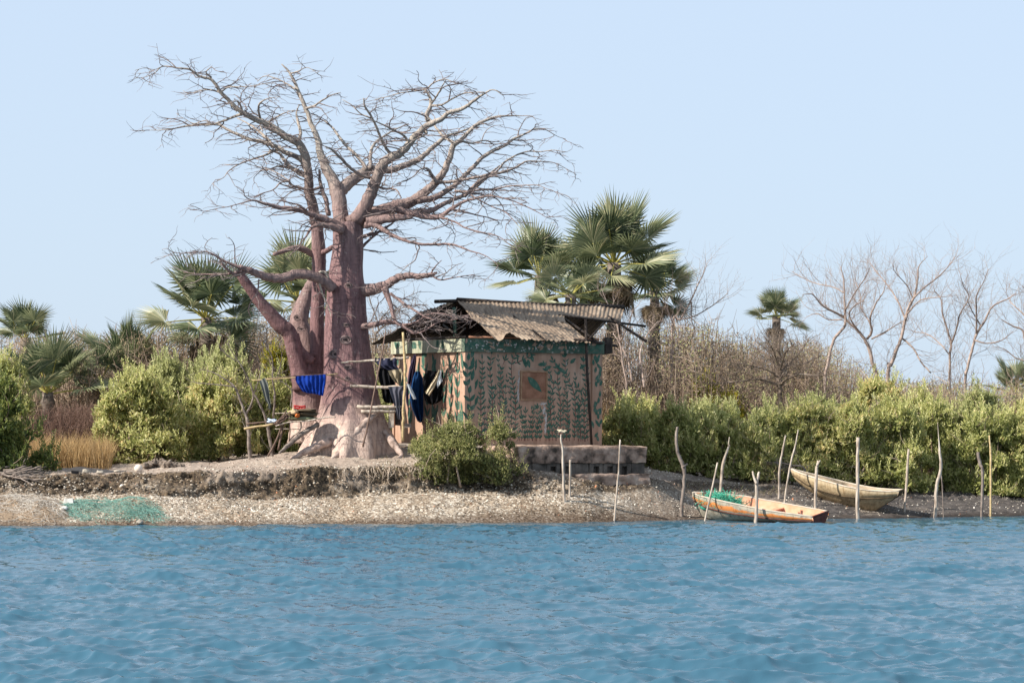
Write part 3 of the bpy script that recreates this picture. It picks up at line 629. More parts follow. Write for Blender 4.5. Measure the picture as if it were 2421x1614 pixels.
def build_hut():
    r = np.random.default_rng(12)
    PY = .06                                            # panel set back behind the corner pillars
    mb = MB()
    mb.box((.26, PY, HB), (HL - .27, PY + .16, HT - .02), hw, 0)
    mb.box((PY, .30, HB), (PY + .16, HS - .1, HT - .02), hw, 0)          # left wall
    mb.box((HL - .2, .30, HB), (HL - .04, HS - .1, HT - .02), hw, 0)
    mb.box((.02, HS - .098, HB), (HL - .02, HS, HT - .02), hw, 0)
    to_f = lambda q, e=.003: hw(np.c_[q[:, 0], np.full(len(q), PY - e), q[:, 1]])
    to_l = lambda q, e=.003: hw(np.c_[np.full(len(q), PY - e), q[:, 0], q[:, 1]])
    to_p = lambda q, e=.003: hw(np.c_[q[:, 0], np.full(len(q), 0 - e), q[:, 1]])
    to_lp = lambda q, e=.003: hw(np.c_[np.full(len(q), 0 - e), q[:, 0], q[:, 1]])
    fp = lambda x, y: hplane(4, x, y, PY)[[0, 2]]; lp = lambda x, y: hplane(4, x, y, PY, 0)[[1, 2]]; pp = lambda x, y: hplane(4, x, y, 0)[[0, 2]]
    tall = [[(872, 1130), (868, 800), (873, 640), (866, 520)], [(945, 1130), (948, 800), (938, 620), (944, 490)], [(1030, 1120), (1035, 820), (1022, 640), (1028, 525)], [(1118, 1120), (1122, 860), (1104, 640), (1112, 520), (1165, 495)],
            [(1400, 1130), (1398, 860), (1405, 720), (1370, 650), (1350, 580)], [(1455, 1130), (1448, 860), (1438, 700), (1436, 600)], [(1560, 1130), (1566, 900), (1550, 760), (1510, 650), (1495, 520)], [(1510, 640), (1450, 590), (1405, 545)],
            [(1610, 1140), (1606, 900), (1612, 800), (1575, 720)], [(1640, 1140), (1635, 930), (1645, 720), (1632, 560)], [(1500, 1130), (1496, 950), (1500, 820)], [(1120, 560), (1190, 520), (1260, 490)]]
    for p in tall: plant(mb, [fp(*q) + (0 if k_ in (0,) else r.normal(0, .025, 2)) for k_, q in enumerate(p)], to_f, r, .125, .14, .043, .015)
    for x in (905, 985, 1070, 1160, 1190, 1215, 1245, 1275, 1305, 1345, 1385, 1425, 1475, 1530, 1585, 1625): 
        h = r.uniform(60, 240); x += r.normal(0, 4)
        plant(mb, [fp(x, 1135), fp(x + r.normal(0, 8), 1130 - h / 2), fp(x + r.normal(0, 12), 1130 - h)], to_f, r, .12, .11, .032, .009, spread=.5)
    for (x, y, a, L) in ((1190, 520, -1.5, .2), (1215, 530, -1.3, .22), (1240, 500, -1.2, .18), (1290, 570, .1, .25), (1340, 600, .3, .2), (820, 620, 1.4, .3), (815, 760, 1.2, .3), (818, 880, 1.2, .28), (1440, 590, -.6, .3), (1210, 545, -1.8, .16), (1600, 600, .6, .2), (1530, 560, .7, .2)):
        leafpoly(mb, fp(x, y), a, L, .09, lambda q: to_f(q, .0055), 3)
    # chipped plaster round the shutter and the run of bare wall below it
    for x in (1168, 1196, 1224, 1252, 1282, 1306, 1366):               # shoots reaching up to the shutter
        h = r.uniform(215, 275); plant(mb, [fp(x, 1135), fp(x + r.normal(0, 6), 1130 - h / 2), fp(x + r.normal(0, 8), 1130 - h)], to_f, r, .12, .11, .036, .009, spread=.6)
    for x in (890, 925, 965, 1005, 1050, 1090, 1380, 1420, 1480, 1525, 1590, 1660):      # thinner faded shoots between the tall ones
        h = r.uniform(330, 620); plant(mb, [fp(x, 1135), fp(x + r.normal(0, 10), 1130 - h / 2), fp(x + r.normal(0, 16), 1130 - h)], to_f, r, .15, .10, .032, .008, spread=.6)
    def chip(c, w_, h_, seed):
        a = np.linspace(0, 2 * math.pi, 30, endpoint=False); k = .72 + .7 * fbm(np.cos(a) * 3.5 + seed, np.sin(a) * 3.5, 0, seed, 3)
        q = np.stack([c[0] + w_ * k * np.cos(a), c[1] + h_ * k * np.sin(a)], 1); mb.add(to_f(q, .0065 + .0002 * seed), np.arange(30)[None], 5)
    for i, (x, y, w_, h_) in enumerate(((1148, 700, .035, .14), (1143, 800, .04, .22), (1150, 630, .02, .1), (1335, 900, .05, .2), (1322, 862, .12, .045), (1350, 1000, .05, .18), (1345, 1060, .04, .1), (1500, 560, .012, .05))): chip(fp(x, y), w_, h_, i + 1)
    # left wall: broad loose leaves and stems
    for x0 in (270, 330, 410, 470, 530, 590, 640, 690, 725):
        b = lp(x0, 1040 if x0 > 600 else 1000)
        top = lp(x0 + r.normal(0, 8), r.uniform(480, 640)); mid = (b + top) / 2 + r.normal(0, .06, 2)
        plant(mb, [b, mid, top], to_l, r, .3, .3, .12, .022, spread=.5)
    for i in range(13):
        leafpoly(mb, (r.uniform(.35, HS - .5), r.uniform(HB + .1, 3.75)), r.uniform(.3, 2.8), r.uniform(.3, .6), r.uniform(.15, .3), lambda q, i=i: to_l(q, .0055 + .0002 * i), 3)
    wall = mb.build('wall', [M_PINK, M_BANDF, M_BANDL, M_GREEN, M_STEM, M_CHIP], hut, HO, smooth=False)
    # corner pillars
    for k, (x0, x1) in enumerate(((0, .255), (HL - .265, HL))):
        mb = MB(); mb.box((x0, 0, HB), (x1, .29, 3.895), hw, 0)
        if k == 0:
            plant(mb, [pp(768, 1000), pp(790, 850), pp(766, 700), pp(775, 540)], lambda q, e=.003: to_p(q, e), r, .19, .2, .09, .012)
            for y in (520, 600, 690): leafpoly(mb, pp(800, y), 1.4, .3, .1, lambda q: to_p(q, .006), 3)
            for i in range(9): leafpoly(mb, (r.uniform(.03, .2), r.uniform(HB + .2, 3.7)), r.uniform(1, 2), .3, .12, lambda q, i=i: to_lp(q, .003 + .0002 * i), 3)
        else:
            for i in range(34): leafpoly(mb, (r.uniform(x0 + .02, x1 - .05), r.uniform(HB + .1, 3.75)), r.uniform(.6, 2.4), .16, .07, lambda q, i=i: to_p(q, .003 + .0002 * i), 3)
        mb.build('pillar', [M_PINK, M_BANDF, M_BANDL, M_GREEN, M_STEM, M_CHIP], hut, HO, smooth=False)
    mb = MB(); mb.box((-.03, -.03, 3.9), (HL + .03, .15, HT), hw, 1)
    for i in range(150): leafpoly(mb, (r.uniform(0, HL - .1), r.uniform(3.93, 4.12)), r.uniform(-.3, 3.4), r.uniform(.1, .2), .05, lambda q, i=i: hw(np.c_[q[:, 0], np.full(len(q), -.032 - .00006 * i), np.clip(q[:, 1], 3.9, HT)]), 3 if i % 4 else 0)
    for i in range(40): leafpoly(mb, (r.uniform(0, HL - .05), r.uniform(3.93, 4.18)), r.uniform(0, 3), r.uniform(.03, .09), .03, lambda q, i=i: hw(np.c_[q[:, 0], np.full(len(q), -.045 - .0001 * i), np.clip(q[:, 1], 3.9, HT)]), 5)
    mb.build('lintel_band', [M_PINK, M_BANDF, M_BANDL, M_GREEN, M_STEM, M_CHIP], hut, HO, smooth=False)
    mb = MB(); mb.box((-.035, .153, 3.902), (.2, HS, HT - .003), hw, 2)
    for i in range(7): leafpoly(mb, (r.uniform(1.2, HS - .2), r.uniform(3.93, 4.05)), r.uniform(.5, 2.4), r.uniform(.2, .4), .16, lambda q, i=i: hw(np.c_[np.full(len(q), -.037 - .0002 * i), np.clip(q[:, 0], .16, HS - .02), np.clip(q[:, 1], 3.91, HT - .01)]), 3)
    mb.build('lintel_band', [M_PINK, M_BANDF, M_BANDL, M_GREEN, M_STEM, M_CHIP], hut, HO, smooth=False)
    # shutter with frame and one big painted leaf
    a, b = fp(1160, 832), fp(1358, 618)
    mb = MB(); mb.box((a[0] + .03, PY - .022, a[1] + .03), (b[0] - .03, PY - .004, b[1] - .03), hw, 0)
    tl = lambda q: hw(np.c_[q[:, 0], np.full(len(q), PY - .025), q[:, 1]])
    c0, c1 = fp(1212, 660), fp(1318, 775); leafpoly(mb, c0, math.atan2(c1[1] - c0[1], c1[0] - c0[0]), np.linalg.norm(c1 - c0), .17, tl, 1)
    sh = mb.build('window_shutter', [M_RUSTW, M_GREEN], hut, HO, smooth=False)
    mb = MB()
    for lo, hi in (((a[0], a[1]), (a[0] + .028, b[1])), ((b[0] - .028, a[1]), (b[0], b[1])), ((a[0] + .029, b[1] - .028), (b[0] - .029, b[1])), ((a[0] + .029, a[1]), (b[0] - .029, a[1] + .028))):
        mb.box((lo[0], PY - .045, lo[1]), (hi[0], PY - .001, hi[1]), hw, 0)
    f = mb.build('frame', [pmat('frame_paint', [(.3, (.2, .11, .06)), (.7, (.42, .27, .17))], 8)], sh, HO, smooth=False); f.matrix_parent_inverse = Matrix()
    # ---- roof
    def patch(name, c, mat, pitch=.115, amp=.011, sag=0.0, curl=0.0, nt=14, edge=.02, seed=1, thick=.004):
        TL, TR, BL, BR = [np.array(q, float) for q in c]
        Ls = np.linalg.norm(TR - TL); ns = int(Ls / pitch * 10)
        s = np.linspace(0, 1, ns)[None, :]; t = np.linspace(0, 1, nt)[:, None]
        V = (TL[None, None] * ((1 - s) * (1 - t))[..., None] + TR * (s * (1 - t))[..., None] + BL * ((1 - s) * t)[..., None] + BR * (s * t)[..., None])
        nrm = np.cross(TR - TL, BL - TL); nrm /= np.linalg.norm(nrm); nrm *= np.sign(nrm[2])
        dn = (BL - TL) / np.linalg.norm(BL - TL)
        off = amp * np.sin(s * Ls / pitch * 2 * math.pi) + sag * np.sin(math.pi * s) * t + .035 * fbm(s * 3 + seed, t * 1.5, 0, seed, 3)
        off = off + curl * t ** 2 * (np.exp(-((s - .13) / .07) ** 2) - 1.1 * np.exp(-((s - .05) / .06) ** 2))
        rag = edge * (fbm(s * 14, seed, 0, seed, 3) + .4 * vnoise(np.floor(s * Ls / .8), 3, 0, seed)) * t ** 4
        V = V + off[..., None] * nrm + rag[..., None] * dn
        mb = MB(); W = hw(V); mb.grid(W); mb.grid(W - nrm_w(nrm) * thick * 3, flip=True)
        return mb.build(name, [mat], hut, HO)
    def nrm_w(n): return n[0] * E1 + n[1] * E2 + n[2] * np.array([0, 0, 1.])
    ry = 2.25; my = 1.05; ey = -.38
    h4 = lambda x, y, c: hplane(4, x, y, c)
    patch('roof_sheet', (h4(690, 95, ry), h4(1470, 128, ry), h4(805, 226, my), h4(1490, 250, my)), M_TIN, seed=2, sag=-.05, edge=.05)
    patch('roof_sheet', (h4(1440, 126, ry + .03), h4(1930, 152, ry + .03), h4(1440, 205, 1.5), h4(1905, 250, 1.5)), M_TIN, seed=5, edge=.05)
    patch('roof_sheet', (h4(800, 216, my + .05), h4(1500, 246, my + .05), h4(975, 352, ey), h4(1700, 408, ey)), M_TIN, seed=3, sag=-.03, curl=.12, edge=.09)
    RL = h4(690, 95, ry); RR = h4(1930, 152, ry); bl = h4(50, 415, HS + .45)
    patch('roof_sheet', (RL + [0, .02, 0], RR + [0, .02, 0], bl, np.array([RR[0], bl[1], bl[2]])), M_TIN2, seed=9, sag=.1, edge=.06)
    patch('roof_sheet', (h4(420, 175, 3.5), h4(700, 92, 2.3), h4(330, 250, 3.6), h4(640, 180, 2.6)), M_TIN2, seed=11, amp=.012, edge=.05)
    mb = MB(); mb.tube([hw(h4(525, 103, ry)), hw(h4(700, 98, ry)), hw(h4(1930, 160, ry))], .045, 4, 0); mb.tube([hw(RL + [.0, 0, .02]), hw((RL + RR) / 2 + [0, 0, -.01]), hw(RR + [0, 0, .03])], .055, 5, 0); mb.build('ridge_beam', [M_DARKW], hut, HO)
    def bar(name, pts, r_, mat, n=6):
        mb = MB(); mb.tube([hw(p) for p in pts], r_, n, 0); return mb.build(name, [mat], hut, HO)
    bar('post', [h4(1645, 235, .2 - .35), h4(1655, 600, -.2), h4(1690, 1178, -.3)], .034, M_DARKW)
    bar('rafter', [h4(1450, 205, 1.45), h4(2090, 285, 1.4)], .03, M_DARKW, 4)
    bar('rafter', [h4(1680, 372, -.3), h4(1780, 262, 1.2)], .028, M_DARKW, 5)
    bar('rafter', [h4(1890, 250, 1.5), h4(1900, 345, 1.4)], .022, M_DARKW, 5)
    bar('rafter', [h4(1560, 385, -.2), h4(1700, 400, -.15), h4(1875, 432, .2)], .035, M_DARKW, 4)
    bar('rafter', [h4(670, 150, 1.9), h4(680, 360, 1.6)], .05, M_GREENW, 4)
    bar('rafter', [h4(590, 275, 2.2), h4(700, 362, .9)], .03, M_DARKW, 5)
    bar('rafter', [h4(755, 300, .8), h4(690, 362, .7)], .025, M_DARKW, 5)
    bar('rafter', [np.array([.1, .02, HT + .035]), np.array([HL - .1, .02, HT + .035])], .03, M_RUSTW, 4)
    bar('rafter', [np.array([.06, .1, HT + .04]), np.array([.06, HS - .1, HT + .04])], .03, M_DARKW, 4)
    for f_ in (.25, .55, .85):
        p = RL + (RR - RL) * f_; bar('rafter', [p + [0, 0, -.09], [p[0], ey + .1, 4.22]], .035, M_DARKW, 4); bar('rafter', [p + [0, .05, -.1], [p[0], HS + .3, 4.2]], .035, M_DARKW, 4)
    mb = MB(); q = h4(1805, 430, .1); mb.box(q + [-.1, -.08, -.2], q + [.1, .08, .18], hw, 0, jit=.03); mb.build('bracket_block', [M_DARKW], hut, HO, smooth=False)
build_hut()

# concrete platform the hut stands on
def build_platform():
    t = thing('concrete_platform', 'low stained concrete platform with a course of hollow blocks in front of the hut', 'platform', hw([2.2, -.9, 1.0]))
    O = hw(np.array([2.2, -.9, 1.0])); x0, x1, y0, y1 = .6, 4.0, -1.71, .4
    def slab(name, lo, hi, mat, amp=.02, seed=0, nx=60, ny=16, nz=10):
        mb = MB(); lo = np.array(lo, float); hi = np.array(hi, float)
        def face(a0, u0, v0, nu, nv, fl):
            uu, vv = np.linspace(0, 1, nu), np.linspace(0, 1, nv); V = np.zeros((nu, nv, 3)); V[:] = a0
            V = np.array(a0) + uu[:, None, None] * np.array(u0) + vv[None, :, None] * np.array(v0)
            V = V + amp * np.stack([fbm(V[..., 0] * 3 + k * 7, V[..., 1] * 3, V[..., 2] * 5, seed + k, 4) for k in range(3)], -1)
            c = (lo + hi) / 2; rel = (V - c) / ((hi - lo) / 2); e = np.sort(np.abs(rel), axis=-1)[..., 1:2]
            V = c + (V - c) * (1 - .02 * np.clip((e - .9) / .1, 0, 1))
            mb.grid(hw(V), 0, flip=fl)
        d = hi - lo
        face(lo, (d[0], 0, 0), (0, 0, d[2]), nx, nz, True); face((lo[0], hi[1], lo[2]), (d[0], 0, 0), (0, 0, d[2]), nx, nz, False)
        face(lo, (0, d[1], 0), (0, 0, d[2]), ny, nz, False); face((hi[0], lo[1], lo[2]), (0, d[1], 0), (0, 0, d[2]), ny, nz, True)
        face((lo[0], lo[1], hi[2]), (d[0], 0, 0), (0, d[1], 0), nx, ny, True)
        return mb.build(name, [mat], t, O)
    slab('slab', (x0, y0, 1.30), (x1, y1, 1.69), M_CONC, .03, 3)
    slab('footing', (x0 + .9, y0 - .08, .7), (x1 + .05, y1, 1.045), M_CONC, .04, 8)
    r = np.random.default_rng(4); n = 9
    for k in range(n):                                # hollow blocks between slab and footing
        a = x0 + .03 + (x1 - x0 - .06) * k / n; b = x0 + .03 + (x1 - x0 - .06) * (k + 1) / n - .015; dy = r.uniform(0, .03); mb = MB()
        yy = y0 + .05 + dy; zt, zb = 1.298, 1.0
        if 2 <= k <= 7 and k not in (4,):
            m1, m2 = a + (b - a) * .3, a + (b - a) * .72
            mb.box((a, yy, zb), (m1, yy + .3, zt), hw, 0, jit=.008); mb.box((m2, yy, zb), (b, yy + .3, zt), hw, 0, jit=.008); mb.box((m1, yy + .01, zt - .07), (m2, yy + .3, zt), hw, 0, jit=.005); mb.box((m1, yy + .14, zb), (m2, yy + .3, zt - .07), hw, 0)
        else: mb.box((a, yy, zb), (b, yy + .3, zt), hw, 0, jit=.012)
        mb.build('hollow_block', [M_BLOCK], t, O, smooth=False)
    mb = MB(); mb.box((x0 + .3, y0 + .4, .7), (x1 - .1, y1 - .02, 1.297), hw, 0); mb.build('fill', [M_BLOCK], t, O, smooth=False)
build_platform()

# ------------------------------------------------------------------ rails, poles and washing
def stick(name, label, cat, z, pts, d, mat, group=None, n=7, ends=None, sub=4, seed=0):
    k = len(pts); D = np.linspace(d if np.isscalar(d) else d[0], d if np.isscalar(d) else d[1], k)
    W = np.array([ZP(z, p[0], p[1], D[i]) for i, p in enumerate(pts)]); R = np.array([p[2] / ZO[z][2] * D[i] / F for i, p in enumerate(pts)])
    w2, r2 = spline(W, R, sub); r = np.random.default_rng(int(pts[0][0]) + seed)
    w2 = w2 + r.normal(0, .18, w2.shape) * r2[:, None]
    mb = MB(); mb.tube(w2, r2, n, 0, lump=.09)
    o = mb.build(name, [mat], None, W[-1]); return tag(o, label, cat, group)
M_BAMBOO = pmat('dry_bamboo', [(.3, (.34, .24, .12)), (.6, (.52, .4, .22)), (.8, (.62, .5, .32))], 6, (1, 1, 3))
M_DARKSTICK = pmat('brown_stick', [(.3, (.10, .065, .05)), (.7, (.22, .15, .12))], 8)
g = 'drying rails tied to the baobab'
stick('rail', 'topmost pale rail with a navy jacket on it right of the trunk', 'wooden rail', 3, [(1195, 888, 5), (1300, 880, 7), (1420, 872, 9), (1560, 862, 10), (1640, 852, 9)], (66.3, 66.3), M_PALEWOOD, g)
stick('rail', 'rail carrying the grey trousers against the trunk', 'wooden rail', 3, [(1255, 1040, 10), (1400, 1048, 11), (1520, 1050, 11), (1640, 1048, 10)], (66.25, 66.15), M_PALEWOOD, g)
stick('rail', 'upper of two short thick rails low beside the trunk', 'wooden rail', 3, [(1300, 1178, 12), (1450, 1181, 12), (1615, 1182, 10)], (66.2, 66.1), M_PALEWOOD, g)
stick('rail', 'lower of two short thick rails low beside the trunk', 'wooden rail', 3, [(1328, 1210, 12), (1450, 1208, 13), (1620, 1203, 11)], (66.2, 66.15), M_PALEWOOD, g)
stick('bamboo_pole', 'yellow upright bamboo pole holding the rails before the hut', 'bamboo pole', 4, [(290, 330, 9), (300, 480, 10), (308, 640, 10), (296, 860, 10), (292, 1000, 11), (284, 1135, 12)], (66.0, 66.0), M_BAMBOO)
stick('leaning_stick', 'long thin stick leaning across the rails in front of the trunk', 'stick', 3, [(1488, 685, 4), (1465, 830, 5), (1430, 1000, 6), (1385, 1230, 6), (1338, 1445, 7)], (65.9, 65.6), M_DARKSTICK)
stick('rail', 'long orange rail with the blue cloth left of the trunk', 'wooden rail', 9, [(238, 255, 10), (480, 240, 12), (700, 225, 10), (900, 208, 9), (1250, 185, 8), (1560, 150, 8)], (66.0, 66.2), M_BAMBOO, g)
stick('rail', 'thin brown rail just behind the long orange rail', 'wooden rail', 9, [(450, 225, 7), (700, 205, 7), (1000, 178, 7), (1400, 160, 7)], (66.15, 66.3), M_DARKSTICK, g)
stick('rail', 'thin dark branch slanting across the trunk between the rails', 'stick', 3, [(1105, 965, 5), (1180, 985, 5), (1240, 1012, 4), (1290, 1030, 3)], (66.2, 66.2), M_DARKSTICK, g)

def clothmat(name, c, stripe=None):
    k = np.array(c); return pmat(name, [(.3, tuple(k * .75)), (.55, tuple(k)), (.8, tuple(np.minimum(k * 1.25, .9)))], 5, rough=.95, bs=60, bstr=.3, bdist=.005, spec=.1)
def cloth(label, cat, z, L, R, d, mat, fold=.026, nf=2.6, thick=.05, seed=0, group='washing hung to dry', name='garment', mat2=None):
    """hanging cloth: left and right edges measured top to bottom; two layers with folds between"""
    L, R = np.array(L, float), np.array(R, float); n, m = 26, 30; t = np.linspace(0, 1, n)
    pl = lambda E: np.stack([np.interp(t, np.linspace(0, 1, len(E)), E[:, k]) for k in (0, 1)], 1)
    l, r_ = pl(L), pl(R); s = np.linspace(0, 1, m); rr = np.random.default_rng(seed + int(L[0][0])); ph = rr.uniform(0, 6.28)
    lay = []
    for sd_ in (-1, 1):
        V = np.zeros((n, m, 3))
        for i in range(n):
            px = l[i][None] * (1 - s[:, None]) + r_[i][None] * s[:, None]
            px[:, 1] += 3 * np.sin(s * 9 + ph) * t[i] * ZO[z][2] / 5 + 6 * fbm(s * 4, seed, 0, seed, 2) * t[i]
            amp = fold * (.35 + .65 * t[i])
            f_ = amp * np.sin(s * nf * 6.28 + ph + .8 * np.sin(t[i] * 3)) + 1.3 * amp * fbm(s * 5, t[i] * 3, sd_ * .3, seed, 3)
            D = d + f_ + sd_ * thick * .5 * (.4 + .6 * np.sin(np.pi * np.clip(t[i] * .9 + .08, 0, 1))) * np.sin(np.pi * np.clip(s * .9 + .05, 0, 1))
            V[i] = np.array([ZP(z, px[j, 0], px[j, 1], D[j]) for j in range(m)])
        lay.append(V)
    mb = MB(); mb.grid(lay[0]); mb.grid(lay[1], flip=True)
    for e in (0, -1): mb.grid(np.stack([lay[0][:, e], lay[1][:, e]]), flip=(e == 0)); mb.grid(np.stack([lay[0][e], lay[1][e]]), flip=(e == -1))
    o = mb.build(name, [mat], None, lay[0][0, m // 2]); return tag(o, label, cat, group)
C_BLUE = clothmat('royal_blue_cotton', (.008, .035, .24)); C_NAVY = clothmat('navy_cotton', (.028, .03, .055)); C_BLACK = clothmat('black_cotton', (.012, .012, .014))
C_GREY = clothmat('grey_jersey', (.085, .085, .105)); C_CREAM = clothmat('cream_linen', (.55, .47, .34)); C_KHAKI = clothmat('khaki_cotton', (.30, .25, .17)); C_JEAN = clothmat('denim', (.012, .045, .13))
C_PURP = clothmat('dark_plum_cotton', (.04, .03, .055)); C_OLIVE = clothmat('grey_green_cotton', (.14, .15, .14)); C_WHITE = clothmat('pale_grey_cotton', (.4, .42, .44))
cloth('bright royal blue cloth hanging on the rail left of the trunk', 'cloth', 9, [(905, 190), (903, 250), (930, 310), (958, 350), (988, 395), (1006, 425)], [(1375, 160), (1378, 220), (1370, 300), (1355, 380), (1345, 440), (1335, 490)], 66.05, C_BLUE, .04, 7, name='blue_cloth')
cloth('narrow grey trousers hanging alone on the rail among the saplings', 'trousers', 9, [(345, 270), (370, 340), (400, 440), (440, 560), (475, 620), (492, 705)], [(430, 205), (480, 300), (500, 420), (515, 560), (530, 640), (530, 690)], 65.95, C_OLIVE, .03, 2, name='trousers')
cloth('navy jacket bundled over the top rail', 'jacket', 5, [(158, 285), (160, 330), (190, 370), (250, 420), (330, 450), (380, 480)], [(470, 275), (475, 330), (475, 400), (500, 420), (530, 460), (540, 500)], 66.28, C_NAVY, .06, 3, .12, name='jacket')
cloth('crumpled khaki shirt hanging under the navy jacket', 'shirt', 5, [(345, 460), (370, 510), (400, 570), (430, 610), (470, 640)], [(530, 430), (555, 490), (550, 540), (540, 600), (520, 660)], 66.15, C_KHAKI, .08, 2, .1, name='shirt')
cloth('black garment hanging in the dark between trunk and bamboo pole', 'garment', 5, [(200, 400), (205, 520), (230, 640), (260, 760), (270, 850), (290, 900)], [(420, 470), (440, 560), (450, 680), (460, 760), (440, 860), (420, 930)], 66.4, C_BLACK, .07, 3, .1)
cloth('grey jersey trousers hanging from the middle rail', 'trousers', 5, [(345, 685), (375, 760), (410, 870), (440, 980), (460, 1080), (485, 1150)], [(640, 680), (560, 760), (555, 880), (550, 1000), (540, 1080), (530, 1150)], 66.1, C_GREY, .035, 3, .06, name='trousers')
cloth('pale grey sleeve hanging over the end of the middle rail', 'sleeve', 5, [(600, 640), (640, 720), (670, 790), (705, 862)], [(650, 650), (690, 720), (725, 790), (750, 860)], 66.0, C_WHITE, .02, 1, .06, name='pale_sleeve')
cloth('thin dark sleeve dangling beside the bamboo pole', 'sleeve', 5, [(575, 700), (595, 800), (605, 900), (630, 1010)], [(640, 690), (640, 800), (640, 920), (648, 1020)], 66.12, C_PURP, .02, 1, .05, name='dark_sleeve')
def lw(x, y, off=.12):                                   # depth of the hut's left wall at a zoom pixel
    p = hplane(5, x, y, -off, 0); return float(hw(p)[1])
cloth('plum shirt hanging on the left wall of the hut beside the jeans', 'shirt', 5, [(715, 225), (680, 320), (650, 420), (630, 540), (622, 640), (640, 690)], [(752, 230), (748, 340), (735, 440), (722, 540), (690, 660), (680, 700)], lw(690, 450), C_PURP, .05, 2, .08, name='shirt')
cloth('blue jeans hanging on the left wall of the hut', 'jeans', 5, [(735, 470), (700, 560), (680, 680), (650, 820), (690, 1000), (765, 1180)], [(800, 470), (840, 560), (850, 720), (850, 880), (850, 1050), (835, 1200)], lw(760, 700), C_JEAN, .06, 2, .12, name='jeans')
cloth('black trousers hanging on the left wall of the hut', 'trousers', 5, [(890, 450), (860, 540), (850, 660), (850, 780), (870, 880), (930, 940)], [(1155, 480), (1168, 580), (1170, 700), (1140, 800), (1110, 880), (1030, 930)], lw(1010, 650), C_BLACK, .08, 3, .14, name='trousers')
cloth('cream cloth draped over the black trousers on the hut wall', 'cloth', 5, [(1060, 440), (1010, 560), (960, 640), (915, 710), (878, 765)], [(1100, 440), (1090, 520), (1045, 610), (1000, 710), (935, 815)], lw(1000, 620, .26), C_CREAM, .04, 2, .05, name='cream_cloth')
cloth('small pale cloth corner hanging right of the cream cloth', 'cloth', 5, [(1085, 460), (1060, 560), (1040, 640), (1050, 710)], [(1105, 450), (1108, 540), (1125, 600), (1075, 670)], lw(1080, 600, .26), C_WHITE, .03, 1, .05, name='pale_cloth')
def board(label, z, q, d, mat, t=.04, name='board'):
    V = np.array([ZP(z, x, y, d) for x, y in q]); mb = MB(); b = V + [0, t, 0]
    mb.add(np.r_[V, b], [np.array([[3, 2, 1, 0], [4, 5, 6, 7], [0, 1, 5, 4], [1, 2, 6, 5], [2, 3, 7, 6], [3, 0, 4, 7]])], 0)
    return tag(mb.build(name, [mat], None, V[3], smooth=False), label, 'board', 'boards leaning by the baobab')
board('pale upright board leaning behind the low rails', 5, [(358, 980), (436, 985), (430, 1270), (352, 1275)], 66.5, M_PALEWOOD)
board('dark grey board leaning right of the pale upright board', 5, [(440, 1010), (530, 1020), (520, 1240), (445, 1235)], 66.6, M_DARKW)
board('flat brown board on the ground between bamboo pole and hut', 5, [(580, 1215), (665, 1210), (680, 1262), (575, 1275)], 66.3, M_TWIG, .3)

